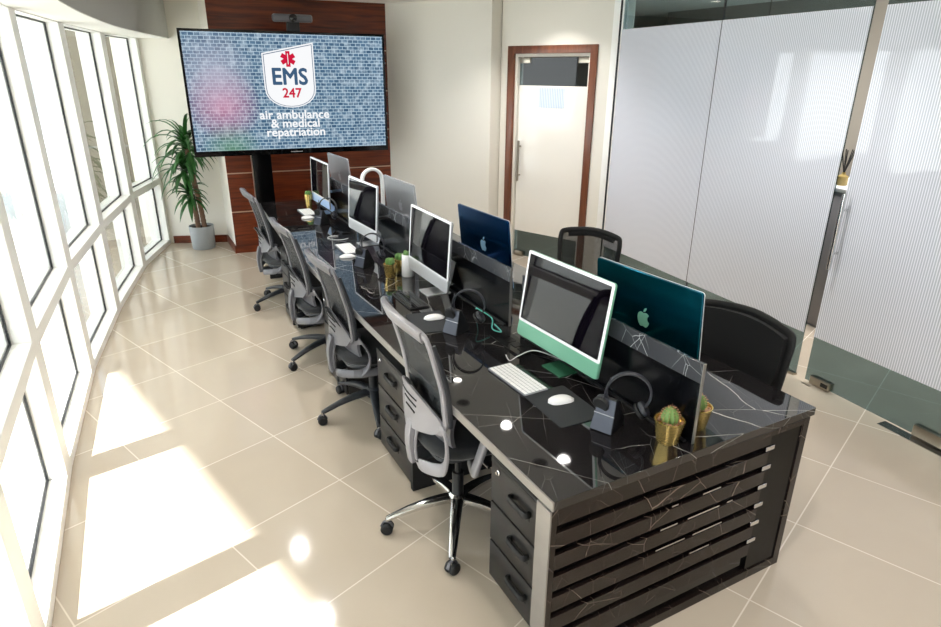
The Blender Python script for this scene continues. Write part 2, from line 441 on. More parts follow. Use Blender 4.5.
bf = MB(); fpts = [(p.x, p.y) for p in ip]  # thin sheet over the bulkhead face, coloured as if in shade
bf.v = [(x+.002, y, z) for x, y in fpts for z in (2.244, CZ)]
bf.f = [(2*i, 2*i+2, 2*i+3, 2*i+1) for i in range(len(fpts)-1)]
struct(bf.build('trim_5', 'shadedface', smooth=True), 'curved face of the bulkhead with its shade put into the grey')
# window wall: a polygon of bays, each with a deep white fin, two panes and ledges
d_off = .08
def bay(k, A, B, bi):
    """A near vertex, B far vertex. local s along A->B, t outwards"""
    A, B = Vector(A), Vector(B); d = (B-A); L = d.length; d.normalize(); n = Vector((-d.y, d.x))
    if n.x > 0: n = -n                       # outwards
    mt = Matrix(((d.x, n.x, 0, 0), (d.y, n.y, 0, 0), (0, 0, 1, 0), (0, 0, 0, 1)))
    root = empty('window_%d' % k, (A.x, A.y, 0), 0); struct(root)
    W = L - .17
    b = MB()
    b.box((W, 0, 0), (L, .20, 2.26), mt)                # fin at the far end of the bay
    b.build('mullion', 'winframe', root, bevel=.003, seg=1)
    b = MB()
    b.box((-.02, 0, 0), (W+.01, .19, .055), mt)
    b.build('sill', 'winframe', root, bevel=.003, seg=1)
    MB().box((-.02, 0, .705), (W+.01, .19, .775), mt).build('transom', 'winframe', root, bevel=.003, seg=1)
    MB().box((-.02, 0, 2.235), (W+.01, .19, 2.28), mt).build('head', 'winframe', root)
    for (z0, z1) in ((.055, .705), (.775, 2.235)):
        f = MB()
        f.box((W-.014, d_off-.002, z0), (W, d_off+.012, z1), mt)
        f.box((0, d_off-.002, z0), (W, d_off+.012, z0+.010), mt)
        f.box((0, d_off-.002, z1-.010), (W, d_off+.012, z1), mt)
        f.box((0, d_off-.002, z0), (.012, d_off+.012, z1), mt)
        f.build('gasket', 'blackline', root)
        MB().box((.010, d_off+.002, z0+.008), (W-.012, d_off+.010, z1-.006), mt).build('pane', 'wglass', root)
    return root
for i in range(len(V)-1):
    bay(i+1, V[i+1], V[i], i)
# closing strip to the right of the last window (wall between glass and back wall)
back_a, back_b = Vector((.16, 8.165)), Vector((.93, 7.865))
struct(wall_seg('w', (.05, 8.2), (.94, 7.862), 0, CZ, .15).build('wall_back', 'wall'))
struct(wall_seg('w', (.352, 8.088), (.925, 7.868), 0, .085, .018, side=-1).build('baseboard_back', 'wood'))

# wood clad box the display stands before: plane through (1.9,7.2) turned -4.5 degrees
wa = R(-4.5); wd = Vector((math.cos(wa), math.sin(wa))); wn = Vector((-wd.y, wd.x))
def WP(s, t, o=(1.9, 7.2)): return (o[0]+wd.x*s+wn.x*t, o[1]+wd.y*s+wn.y*t)
s0, s1 = -.972, .93
side = MB().prism([WP(s0, .02), WP(s1+.3, .02), WP(s1+.3, 1.2), (.93, 8.0)], 0, CZ)
wf = struct(side.build('wall_far', 'wall'), 'projecting wall box clad in dark red wood')
clad = MB().prism([WP(s0, 0), WP(s1, 0), WP(s1, .02), WP(s0, .02)], 0, CZ).build('wood_cladding', 'wood', wf)
for z in (.465, .885, 1.305, 1.725, 2.145):
    MB().prism([WP(s0-.001, -.003), WP(s1, -.003), WP(s1, .001), WP(s0-.001, .001)], z-.006, z+.006).build('joint_strip', 'groove', clad)
struct(MB().prism([WP(s0-.014, -.004), WP(s0, -.004), (.93, 7.86), (.914, 7.86)], 0, .085).build('baseboard_side', 'wood'))

# right hand walls
W1 = WP(.86, 0); P2 = Vector((3.585, 6.03)); P1 = P2 + Vector((-.927, -.375))*.16
dd = Vector((-math.sin(R(22)), math.cos(R(22)))); D0 = Vector((3.62, 5.93))      # door wall line, s positive away from the glass
def DP(s, t=0): n = Vector((dd.y, -dd.x)); return tuple(D0 + dd*s + n*t)          # t goes behind the wall
G0 = Vector((3.771, 1.904)); gd = Vector((math.sin(R(6)), math.cos(R(6)))); gn = Vector((gd.y, -gd.x))
def GP(s, t=0): return tuple(G0 + gd*s + gn*t)                                    # t positive behind the glass
w = MB()
b1 = Vector(W1); dv = (b1-P1).normalized(); nn = Vector((dv.y, -dv.x))
w.prism([tuple(P1), W1, tuple(Vector(W1)+nn*.2), (P1+nn*.2).to_tuple()], 0, CZ)
w.prism([tuple(P1), tuple(P2), DP(.09, .12), tuple(P1+Vector((.2, .25)))], 0, CZ)
struct(w.build('wall_right', 'wall'))
w = MB()
w.prism([DP(.09), DP(-.02), DP(-.02, .12), DP(.09, .12)], 0, CZ)
w.prism([DP(-1.00), DP(-1.30), DP(-1.30, .12), DP(-1.00, .12)], 0, CZ)
w.prism([DP(-.02), DP(-1.00), DP(-1.00, .12), DP(-.02, .12)], 2.16, CZ)
struct(w.build('wall_door', 'wall'))
# white jamb post at the glass edge
struct(MB().prism([DP(-1.17, -.03), DP(-1.30, -.03), DP(-1.30, .1), DP(-1.17, .1)], 0, CZ).build('trim_2', 'winframe', bevel=.004), 'white post between door wall and glass partition')
# outer shell parts never in view, they close the room
struct(MB().box((-1.0, -3.0, 0), (9.0, -2.88, CZ)).build('wall_behind', 'taupe'))
struct(MB().box((8.9, -2.9, 0), (9.02, 9.2, CZ)).build('wall_beyond', 'beyondwall'))
struct(MB().box((2.6, 9.1, 0), (9.0, 9.2, CZ)).build('wall_corridor', 'beyondwall'))

# door with wooden frame
door = empty('door_1', (D0.x, D0.y, 0), math.atan2(-dd.y, -dd.x)); struct(door)   # local x runs towards the glass, y behind? 
# local frame: +x = -dd ; +y = rotated 90deg ccw
def dbox(x0, x1, z0, z1, y0, y1): return MB().box((x0, y0, z0), (x1, y1, z1))
yb = 1 if (Matrix.Rotation(math.atan2(-dd.y, -dd.x), 2) @ Vector((0, 1))).dot(Vector((dd.y, -dd.x))) > 0 else -1
def db(x0, x1, z0, z1, t0, t1):
    a, b = sorted((t0*yb, t1*yb)); return MB().box((x0, a, z0), (x1, b, z1))
fr = MB()
for m_ in (db(0, .075, 0, 2.182, -.018, .13), db(.955, 1.03, 0, 2.182, -.018, .13), db(.075, .955, 2.108, 2.182, -.018, .13)): fr.add(m_.v, m_.f)
fr.build('door_frame', 'woodframe', door, bevel=.004)
jm = MB()
for m_ in (db(.075, .105, 0, 2.108, .02, .12), db(.925, .955, 0, 2.108, .02, .12), db(.105, .925, 2.08, 2.108, .02, .12)): jm.add(m_.v, m_.f)
jm.build('door_jamb', 'wall', door)
leaf = db(.110, .922, .012, 2.072, .055, .067).build('door_glass', 'pglass', door)
db(.111, .921, .29, 1.81, .050, .054).build('frost_film', 'dfilm', leaf)
db(.36, .66, 1.60, 1.79, .047, .0495).build('paper_notice', 'notice', leaf)
hb = MB()
hb.tube([(.155, .005*yb, .84), (.155, .005*yb, 1.26)], .013, smooth=False, n=12)
hb.tube([(.155, .05*yb, .90), (.155, .005*yb, .90)], .009, smooth=False); hb.tube([(.155, .05*yb, 1.20), (.155, .005*yb, 1.20)], .009, smooth=False)
hb.build('door_handle', 'steel', door, smooth=True)
for x0 in (.12, .80): db(x0, x0+.12, 2.02, 2.075, .04, .08).build('patch_fitting', 'steel', door, bevel=.003)
db(.12, .24, .01, .06, .04, .08).build('patch_fitting', 'steel', door, bevel=.003)

# frosted glass partition
def gpart(name, s_a, s_b, idx):
    root = empty(name, (0, 0, 0)); struct(root)
    p = MB().prism([GP(s_a, 0), GP(s_b, 0), GP(s_b, .012), GP(s_a, .012)], .012 if idx == 3 else 0.0, CZ).build('glass_pane', 'pglass', root)
    MB().prism([GP(s_a, -.003), GP(s_b, -.003), GP(s_b, -.001), GP(s_a, -.001)], .322, 2.295).build('frost_film', 'film', p)
    return root
gp = gpart('partition_1', 1.632, 2.875, 1)
gp2 = gpart('partition_2', .462, 1.624, 2)
MB().prism([GP(1.624, -.002), GP(1.632, -.002), GP(1.632, .014), GP(1.624, .014)], 0, CZ).build('joint_seal', 'blackline', gp2)
MB().prism([GP(2.866, -.02), GP(2.88, -.02), GP(2.88, .03), GP(2.866, .03)], 0, CZ).build('edge_channel', 'blackline', gp)
for g_, a, b in ((gp, 1.632, 2.87), (gp2, .462, 1.624)):
    MB().prism([GP(a, -.012), GP(b, -.012), GP(b, .024), GP(a, .024)], 0, .016).build('floor_channel', 'steel', g_)
# glass door, standing with a narrow gap beside the fixed pane
gdr = gpart('door_2', -.60, .378, 3)
MB().prism([GP(.185, -.018), GP(.330, -.018), GP(.330, .03), GP(.185, .03)], .010, .062).build('lock_patch', 'steel', gdr, bevel=.0005)
MB().prism([GP(.195, -.021), GP(.245, -.021), GP(.245, -.017), GP(.195, -.017)], .022, .050).build('lock_plate', 'blackgloss', gdr)
MB().prism([GP(-.60, -.018), GP(-.365, -.018), GP(-.365, .03), GP(-.60, .03)], .012, .075).build('pivot_patch', 'steel', gdr, bevel=.0005)
h = MB(); hx = .345
h.tube([(*GP(hx, -.055), .80), (*GP(hx, -.055), 1.27)], .013, smooth=False, n=12)
for z in (.90, 1.17): h.tube([(*GP(hx, -.055), z), (*GP(hx, .0), z)], .009, smooth=False)
h.build('door_handle', 'chrome', gdr, smooth=True)
struct(MB().prism([GP(-.62, -.075), GP(-.20, -.075), GP(-.20, .0), GP(-.62, .0)], 0, .004).build('trim_3', 'chrome'), 'floor spring plate under the glass door')
struct(MB().prism([GP(.30, -.05), GP(.36, -.05), GP(.36, -.035), GP(.30, -.035)], 0, .003).build('trim_4', 'steel'), 'small steel keeper set in the floor at the gap')
# partition beyond the door towards the camera side
gp3 = gpart('partition_3', -2.0, -.607, 4)
struct(MB().prism([GP(-2.0, 0), GP(-4.9, 0), GP(-4.9, .12), GP(-2.0, .12)], 0, CZ).build('wall_side', 'taupe'))

# what shows through the gap: a low cabinet, a reed diffuser, a wall
cb = empty('office_cabinet', (5.05, 3.05, 0), R(-10), 'grey office cabinet standing behind the glass partition gap', 'cabinet')
MB().box((-.25, -.5, 0), (.25, .5, 1.10)).build('body', 'cabinet', cb, bevel=.004)
MB().box((-.27, -.52, 1.10), (.27, .52, 1.13)).build('top', 'white', cb, bevel=.003)
MB().box((-.262, -.49, .02), (-.25, -.005, 1.07)).build('door', 'cabinet', cb, bevel=.002)
MB().box((-.262, .005, .02), (-.25, .49, 1.07)).build('door', 'cabinet', cb, bevel=.002)
df = empty('reed_diffuser', (4.90, 2.985, 1.13), 0, 'amber reed diffuser with black sticks on the cabinet behind the glass', 'diffuser')
MB().lathe([(.035, 0), (.04, .01), (.04, .07), (.015, .085), (.015, .10), (.0, .10)], 20).build('bottle', 'amber', df, smooth=True)
rd = MB()
for i in range(7):
    a = 2*PI*i/7; rd.tube([(0, 0, .09), (.05*math.cos(a), .05*math.sin(a), .27)], .004, smooth=False)
rd.build('reeds', 'blackmatte', df)
bk = tag(MB().box((4.82, 3.03, 1.13), (4.90, 3.09, 1.20)).build('small_box', 'black', bevel=.004), 'small black box beside the reed diffuser', 'box')
struct(MB().box((6.0, -1.5, 0), (6.12, 6.2, CZ)).build('wall_office', 'beyondwall'))

# ------------------------------------------------------------------ outside
tag(MB().box((-60, -30, -.25), (-1.02, 60, -.15)).build('pavement', 'pavement'), 'pale sunlit paving outside the windows', 'ground', kind='structure')
tag(MB().box((-1.02, 9.3, -.25), (20, 60, -.15)).build('pavement_strip', 'pavement'), 'pale paving beyond the beige wing', 'ground', kind='structure')
bd = empty('office_building', (-6, 26, -.15), 0, 'white building with grey window bands outside the far windows', 'building')
MB().box((-9, 0, 0), (4.6, 6, 9.5)).build('facade', 'facade', bd)
for r_ in range(3):
    for q in range(6):
        x0 = -8.4+q*2.1; z0 = .9+r_*2.9
        MB().box((x0, -.05, z0), (x0+1.5, .05, z0+1.5)).build('window', 'facglass', bd)
wg = empty('building_wing', (-.30, 9.4, -.15), 0, 'beige stone clad wing just outside the farthest window', 'building')
MB().box((-.22, 0, 0), (2.6, 8, 6)).build('stone_wall', 'beigestone', wg)
MB().box((-.235, -.02, 1.15), (2.6, 0, 1.17)).build('stone_joint', 'greyline', wg)
# added sun blocker, unseen; its edge throws the slanting shade line on the floor
SUNH = Vector((.972, .235)); ELEV = R(32)
zs = 2.78; sh = zs/math.tan(ELEV)
def proj_edge(x, y): return (x-SUNH.x*sh, y-SUNH.y*sh)
e1 = Vector((-.27, 4.40)); e2 = Vector((.235, 2.324)); ev = (e2-e1)
q1 = e1 - ev*4.5; q2 = e1 + ev*4.5
struct(MB().prism([proj_edge(*q1), proj_edge(*q2), (-.3, -9), (-.2, 9.0)], zs, zs+.25).build('sun_blocker', 'ceil'), 'unseen slab added over the pavement to block the sun')

# ------------------------------------------------------------------ desk
TZ = .743
desk = empty('workstation_desk', (0, 0, 0), 0, 'long black marble workstation desk running down the room', 'desk')
lp = [(.947, 1.229), (.935, 2.5), (.938, 3.8), (.955, 4.8), (1.05, 6.25)]
top = MB().prism([(.953, 1.229), (2.176, 1.233), (2.18, 4.0), (2.26, 6.22), (1.05, 6.25), (.960, 4.8), (.943, 3.8), (.94, 2.5)], TZ-.034, TZ)
top.build('tabletop', 'marble', desk, bevel=.0015, seg=1)
eb = MB()
for a, b in zip(lp[:-1], lp[1:]):
    n = Vector((b[1]-a[1], -(b[0]-a[0]))).normalized()*.006
    eb.prism([a, (a[0]+n.x, a[1]+n.y), (b[0]+n.x, b[1]+n.y), b], TZ-.034, TZ-.001)
eb.build('edge_band', 'deskedge', desk)
# end panel
ep = MB()
ep.box((.947, 1.222, 0), (.972, 1.29, TZ-.036)); ep.box((2.120, 1.222, 0), (2.155, 1.29, TZ-.036))
ep.box((.972, 1.222, .0), (2.120, 1.29, .042)); ep.box((.972, 1.222, TZ-.062), (2.120, 1.29, TZ-.036))
epo = ep.build('end_panel', 'marble2', desk, bevel=.001, seg=1)
MB().box((.941, 1.2175, 0), (.9465, 1.29, TZ-.036)).build('side_strip', 'deskedge', epo)
MB().box((.972, 1.24, .042), (2.120, 1.285, TZ-.062)).build('back_board', 'blackgloss', epo)
zz = [(.642, .681)] + [(.198+.0857*i+.014, .198+.0857*(i+1)-.014) for i in range(5)][::-1] + [(.125, .184)]
for z0, z1 in zz:
    MB().box((.974, 1.2245, z0), (1.945, 1.2395, z1)).build('slat', 'marble2', epo, bevel=.001, seg=1)
MB().box((1.9475, 1.2275, .044), (2.118, 1.2395, .680)).build('dark_end_plate', 'deepblack', epo, bevel=.001, seg=1)
for i in range(6):
    z = .198+.0857*i
    MB().box((1.925, 1.2235, z-.009), (1.972, 1.2272, z+.009)).build('metal_clip', 'chrome', epo, bevel=.001, seg=1)
epo.location = (0, .012, 0)
for z, xa, xb in ((.5407, 1.47, 1.50), (.5407, 1.62, 1.71), (.455, 1.43, 1.51), (.455, 1.56, 1.72), (.455, 1.76, 1.79), (.3693, 1.42, 1.56), (.3693, 1.60, 1.75), (.2836, 1.60, 1.70)):
    MB().box((xa, 1.2275, z-.013), (xb, 1.239, z-.006)).build('metal_inlay', 'chrome', epo)
# inner leg panels
for y in (2.405, 3.63, 4.84, 6.17):
    xl = .98 if y < 5 else 1.07
    MB().box((xl, y-.014, .0), (2.09, y+.014, TZ-.034)).build('leg_panel', 'blackmatte', desk)
MB().box((1.525, 1.29, .10), (1.545, 6.15, TZ-.034)).build('modesty_panel', 'blackmatte', desk)
# dividers
for (ya, yb_, xa, xb) in ((1.272, 2.36, 1.560, 1.557), (2.475, 3.59, 1.560, 1.560), (3.67, 4.80, 1.555, 1.560), (4.87, 6.02, 1.560, 1.590)):
    dv_ = MB().prism([(xa-.006, ya), (xa+.006, ya), (xb+.006, yb_), (xb-.006, yb_)], TZ, TZ+.230).build('divider', 'blackpanel', desk, bevel=.001, seg=1)
    MB().prism([(xa-.007, ya-.001), (xa+.007, ya-.001), (xb+.007, yb_), (xb-.007, yb_)], TZ+.230, TZ+.302).build('marble_cap', 'marblegrey', dv_, bevel=.001, seg=1)
    MB().prism([(xa-.006, ya-.004), (xa+.006, ya-.004), (xa+.006, ya-.0012), (xa-.006, ya-.0012)], TZ, TZ+.302).build('metal_edge', 'deskedge', dv_)
    fl = MB()
    fl.box((xa-.022, ya+.02, TZ), (xa-.008, yb_-.02, TZ+.006))
    fl.build('base_rail', 'black', dv_)

# drawer pedestals
def pedestal():
    r = empty('drawer_pedestal')
    MB().box((.012, 0, .02), (.50, .42, .575)).build('body', 'pedestal', r, bevel=.003)
    MB().box((-.003, -.002, .577), (.50, .422, .590)).build('top_plate', 'blackmatte', r, bevel=.002)
    MB().box((-.004, 0, .56), (.012, .42, .577)).build('grip_rail', 'pedestal', r)
    for z in (.02, .205, .390):
        d = MB().box((-.004, .003, z+.003), (.011, .417, z+.178)).build('drawer', 'pedestal', r, bevel=.002)
        hm = MB()
        hm.sweep([(-.006, .150, z+.115), (-.024, .153, z+.115), (-.027, .205, z+.115), (-.024, .257, z+.115), (-.006, .260, z+.115)], .014, .026, ref=(0, 0, 1))
        hm.build('handle', 'blackmatte', d, smooth=True)
        MB().box((-.0055, .150, z+.082), (-.003, .260, z+.108)).build('recess', 'blackmatte', d)
    lk = MB().lathe([(.011, 0), (.011, .006), (.006, .008), (.006, .014), (0, .014)], 14, T(-.004, .36, .545) @ Matrix.Rotation(-PI/2, 4, 'Y'))
    lk.build('lock', 'chrome', r, smooth=True)
    for x in (.04, .46):
        for y in (.03, .39): MB().lathe([(.02, 0), (.02, .02)], 12, T(x, y, 0)).build('foot', 'black', r)
    return r
p0 = pedestal()
ped = [(1.035, 1.312, 'charcoal three drawer pedestal behind the marble end panel at the near corner'),
       (.99, 2.43, 'charcoal three drawer pedestal beside the chrome based chair'),
       (.99, 3.455, 'charcoal three drawer pedestal between the two middle task chairs'),
       (.99, 4.70, 'charcoal three drawer pedestal nearest the wood clad wall')]
for i, (x, y, lb) in enumerate(ped):
    o = p0 if i == 0 else copy_tree(p0)
    o.location = (x, y, 0); tag(o, lb, 'drawer unit', 'drawer pedestals under the desk')

# ------------------------------------------------------------------ computers
def rrect(w, h, r, n=5, cx=0, cy=0):
    out = []
    for (sx, sy, a0) in ((1, 1, 0), (-1, 1, PI/2), (-1, -1, PI), (1, -1, 3*PI/2)):
        for k in range(n+1):
            a = a0+PI/2*k/n; out.append((cx+sx*(w/2-r)+r*math.cos(a), cy+sy*(h/2-r)+r*math.sin(a)))
    return out
LOGO = [(0, .60), (.14, .66), (.28, .665), (.40, .60), (.46, .53), (.38, .45), (.335, .34), (.345, .21), (.41, .10), (.50, .04),
        (.45, -.10), (.36, -.24), (.27, -.33), (.18, -.35), (.09, -.32), (0, -.30), (-.09, -.32), (-.18, -.35), (-.28, -.31), (-.39, -.16), (-.47, .04), (-.50, .24), (-.47, .43), (-.38, .58), (-.25, .655), (-.12, .65)]
LEAF = [(0, .70), (.0, .80), (.05, .91), (.14, .99), (.235, 1.02), (.235, .92), (.19, .82), (.10, .73)]
def computer(chin, bez, back, foot, logo):
    """front faces -X, width along Y, base plate centre at the origin"""
    r = empty('desktop_computer')
    tilt = Matrix.Translation((0, 0, .27)) @ Matrix.Rotation(R(TILT[0]), 4, 'Y') @ Matrix.Translation((0, 0, -.27))
    YZ = Matrix(((0, 0, 1, 0), (1, 0, 0, 0), (0, 1, 0, 0), (0, 0, 0, 1)))     # prism x,y,z -> y,z,x
    mt = tilt @ YZ
    W_, H_ = .547, .387; zc = .27
    MB().prism(rrect(W_, H_, .012, cy=zc), -.003, .0085, mt).build('back_cover', back, r, bevel=.0015, seg=1)
    MB().prism(rrect(W_, H_-.066, .010, cy=zc+.033), -.0055, -.0031, mt).build('bezel', bez, r)
    MB().prism([(-W_/2+.004, zc-H_/2+.066), (-W_/2, zc-H_/2+.012), (-W_/2+.012, zc-H_/2), (W_/2-.012, zc-H_/2), (W_/2, zc-H_/2+.012), (W_/2-.004, zc-H_/2+.066)], -.0055, -.0031, mt).build('chin', chin, r)
    sw, shh = W_-.026, H_-.066-.026
    MB().prism(rrect(sw, shh, .003, cy=zc+.033), -.0064, -.0056, mt).build('screen', 'screen', r)
    lg = MB()
    s = .062; lg.prism([(x*s, (y-.3)*s+zc+.008) for x, y in LOGO], .0086, .0096, mt); lg.prism([(x*s, (y-.3)*s+zc+.008) for x, y in LEAF], .0086, .0096, mt)
    lg.build('apple_emblem', logo, r)
    st = MB()
    st.sweep([(.135, 0, .18), (.115, 0, .10), (.098, 0, .05), (.085, 0, .006)], .13, .006, ref=(1, 0, .1), n=12, power=.25)
    st.tube([(.012, 0, .19), (.135, 0, .18)], .012, smooth=False)
    st.build('stand_neck', foot, r, smooth=True)
    MB().prism(rrect(.147, .130, .004, cx=.0335), 0, .0055).build('stand_foot', foot, r, bevel=.001, seg=1)
    return r
TILT = [5.]
C = {}
comps = [  # key, x, y, yaw(deg, clockwise from +y), tilt, front?, mats
 ('A', 1.484, 1.954, -1.9, 7.9, 1, ('green', 'bezel', 'green', 'greendk', 'logo_mint'), 'pale green desktop computer with white bezel facing the chrome based chair'),
 ('B', 1.418, 3.123, 1.0, 4.0, 1, ('silver', 'bezel', 'silverback', 'silver', 'logo_silver'), 'silver desktop computer standing right beside the tall white vase'),
 ('C', 1.442, 4.317, -2.2, 3.7, 1, ('silver', 'bezel', 'silverback', 'silver', 'logo_silver'), 'silver desktop computer with the looped white cable in front, left of the gold pots'),
 ('D', 1.472, 5.534, -.3, 1.7, 1, ('bluechin', 'bezel', 'silverback', 'bluechin', 'logo_silver'), 'desktop computer with pale blue chin nearest the big display'),
 ('E', 1.731, 1.731, -3.3, 5.4, -1, ('green', 'bezel', 'tealback', 'greendk', 'logo_mint'), 'deep teal computer seen from behind with mint apple emblem, nearest the glass wall'),
 ('F', 1.721, 3.022, -1.5, 5.9, -1, ('bluechin', 'bezel', 'blueback', 'bluechin', 'logo_blue'), 'navy blue computer seen from behind with pale apple emblem'),
 ('G', 1.718, 4.253, -1.2, 5.8, -1, ('silver', 'bezel', 'silverback', 'silver', 'logo_silver'), 'silver computer seen from behind, to the right of the white arch lamp'),
 ('H', 1.732, 5.771, -2.1, 6.0, -1, ('silver', 'bezel', 'silverback', 'silver', 'logo_silver'), 'silver computer seen from behind under the big display')]
for key, x, y, yaw, tl, fr_, ms, lb in comps:
    TILT[0] = tl
    r = computer(*ms)
    if fr_ < 0: x += 0.0
    r.location = (x, y, TZ); r.rotation_euler = (0, 0, -R(yaw) + (0 if fr_ > 0 else PI))
    tag(r, lb, 'computer', 'desktop computers on the desk'); C[key] = r

def keyboard(body, keys):
    r = empty('keyboard')                      # long axis Y, back edge towards +X
    MB().prism(rrect(.115, .279, .008), 0.001, .008).build('case', body, r, bevel=.001, seg=1)
    kb = MB(); rows = [14, 14, 14, 13, 12, 7]
    for i, n in enumerate(rows):
        x = .046-i*.0182; wdt = .267/n
        for k in range(n):
            y0 = -.1335+k*wdt
            ww = wdt-.003
            kb.box((x-.0072, y0+.0015, .008), (x+.0072, y0+.0015+ww, .0096))
    kb.build('keys', keys, r)
    return r
def mouse(m='white'):
    r = empty('computer_mouse')                # long axis X
    b = MB(); n = 10; mrows = []
    for i in range(n+1):
        u = -1+2*i/n; hw = .0285*math.sqrt(max(0, 1-abs(u)**3.2))+.0005; hh = .0215*(1-abs(u+.1)**2.2*.8)
        for k in range(9):
            a = PI*k/8; mrows.append((u*.0565, hw*math.cos(a), .002+max(0.001, hh)*math.sin(a)**.8))
    fs = []
    for i in range(n):
        for k in range(8): fs.append((i*9+k, i*9+k+1, (i+1)*9+k+1, (i+1)*9+k))
        fs.append((i*9+8, i*9, (i+1)*9, (i+1)*9+8))
    fs += [tuple(range(9)), tuple(range(n*9, n*9+9))[::-1]]
    b.add(mrows, fs); b.build('shell', m, r, smooth=True, auto=80)
    MB().prism(rrect(.09, .04, .015), 0, .003).build('base_plate', 'black', r)
    return r
k0 = keyboard('keycase', 'keys')
kbs = [(1.278, 1.955, 2, k0, 'white keyboard in front of the pale green computer'),
       (1.290, 4.24, -2, None, 'white keyboard in front of the middle silver computer'),
       (1.352, 5.60, -1, None, 'white keyboard at the seat nearest the big display')]
for x, y, a, src, lb in kbs:
    o = src or copy_tree(k0); o.location = (x, y, TZ); o.rotation_euler = (0, 0, R(a)); tag(o, lb, 'keyboard', 'white keyboards on the desk')
kk = keyboard('black', 'blackgloss'); kk.location = (1.262, 3.04, TZ); kk.rotation_euler = (0, 0, R(-1)); tag(kk, 'black keyboard in front of the silver computer by the white vase', 'keyboard')
m0 = mouse()
mice = [(1.327, 1.715, .0055, -8, 'white mouse on the dark pad beside the pale green computer'),
        (1.262, 2.725, .0055, -8, 'white mouse on the dark pad beside the black keyboard'),
        (1.225, 4.04, .0005, -6, 'white mouse on bare marble by the middle silver computer'),
        (1.30, 5.37, .0005, -5, 'white mouse on bare marble at the seat nearest the display')]
for i, (x, y, dz, a, lb) in enumerate(mice):
    o = m0 if i == 0 else copy_tree(m0); o.location = (x, y, TZ+dz); o.rotation_euler = (0, 0, R(a)); tag(o, lb, 'mouse', 'white mice on the desk')
def pad(x, y, a, lb):
    o = MB().prism(rrect(.19, .27, .012), 0, .004).build('mouse_pad', 'mousepad'); o.location = (x, y, TZ+.0005); o.rotation_euler = (0, 0, R(a)); tag(o, lb, 'mouse pad', 'dark mouse pads')
pad(1.315, 1.690, -2, 'dark grey mouse pad beside the pale green computer')
pad(1.225, 2.70, -8, 'dark grey mouse pad beside the black keyboard')

# headsets on charging docks
def dock():
    r = empty('charging_dock')
    m_ = Matrix(((0, 0, 1, 0), (1, 0, 0, 0), (0, 1, 0, 0), (0, 0, 0, 1)))
    # side profile in x(depth),z ; front face slopes
    prof = [(-.045, 0), (.045, 0), (.045, .02), (.004, .115), (-.010, .115)]
    b = MB(); vs = []
    for y in (-.036, .036): vs += [(x, y*(1 if z < .05 else .78), z) for x, z in prof]
    n = 5; b.add(vs, [tuple(range(n)), tuple(range(n, 2*n))[::-1]] + [(i, n+i, n+(i+1) % n, (i+1) % n) for i in range(n)])
    b.build('body', 'black', r, bevel=.003)
    f = MB(); f.add([(-.0475, -.034, .004), (-.0475, .034, .004), (-.0125, .027, .112), (-.0125, -.027, .112), (-.0455, -.034, .004), (-.0455, .034, .004), (-.0105, .027, .112), (-.0105, -.027, .112)],
          [(0, 3, 2, 1), (4, 5, 6, 7), (0, 1, 5, 4), (1, 2, 6, 5), (2, 3, 7, 6), (3, 0, 4, 7)])
    f.build('sloping_face', 'dock', r)
    MB().box((-.0305, -.032, .060), (-.0275, .032, .0625)).build('light_line', 'silver', r)
    return r
def headset():
    r = empty('headset')                                  # ring in local XZ plane, near cup at origin
    R0 = .088
    pts = []
    for k in range(13):
        a = R(205-k*21.5); pts.append((R0+R0*math.cos(a)*1.0, .0, .012+R0*1.02*math.sin(a)+.03))
    MB().sweep(pts, .022, .007, ref=(0, 0, 0.001), n=8, res=3).build('headband', 'headset', r, smooth=True) if False else None
    b = MB(); N = 36; rings = []
    for k in range(N+1):
        a = R(200-k*245/N); ca, sa = math.cos(a), math.sin(a)
        cx, cz = R0+R0*ca, .045+R0*sa
        wv = .011 if 4 < k < N-4 else .006
        th = .0045
        rings.append([(cx-ca*th, -wv, cz-sa*th), (cx-ca*th, wv, cz-sa*th), (cx+ca*th, wv, cz+sa*th), (cx+ca*th, -wv, cz+sa*th)])
    vs = [v for q in rings for v in q]; fs = [(i*4+k, i*4+(k+1) % 4, (i+1)*4+(k+1) % 4, (i+1)*4+k) for i in range(N) for k in range(4)] + [(0, 1, 2, 3), (N*4+3, N*4+2, N*4+1, N*4)]
    b.add(vs, fs); b.build('headband', 'headset', r, bevel=.0015, seg=1)
    def cup(cx, cz, ang, nm, turn=0.):
        mt = T(cx, 0, cz) @ Rz(turn) @ Matrix.Rotation(ang, 4, 'Y') @ Matrix.Scale(1.2, 4)
        e = MB().lathe([(.0, -.010), (.026, -.010), (.029, -.004), (.029, .004), (.022, .010), (0, .011)], 22, mt).build(nm, 'headset', r, smooth=True)
        MB().lathe([(.016, .011), (.029, .0105), (.031, .017), (.026, .023), (.016, .022)], 22, mt).build('ear_cushion', 'blackmatte', e, smooth=True)
    cup(-.010, -.010, R(-102), 'ear_cup', R(62))
    a = R(200-245); cup(R0+R0*math.cos(a)+.002, .045+R0*math.sin(a)-.004, R(-130), 'ear_cup')
    MB().tube([(-.006, -.016, .015), (-.006, -.020, .05), (.012, -.022, .115)], .003, smooth=True).build('microphone_boom', 'headset', r, smooth=True)
    return r
dk0, hs0 = dock(), headset()
hs = [(1.372, 1.497, -42, 'nearest the front cactus'), (1.290, 2.535, -38, 'beside the mouse pad of the black keyboard'),
      (1.262, 3.80, -38, 'beside the two gold cactus pots'), (1.345, 5.10, -38, 'farthest from the camera, by the pale blue chin')]
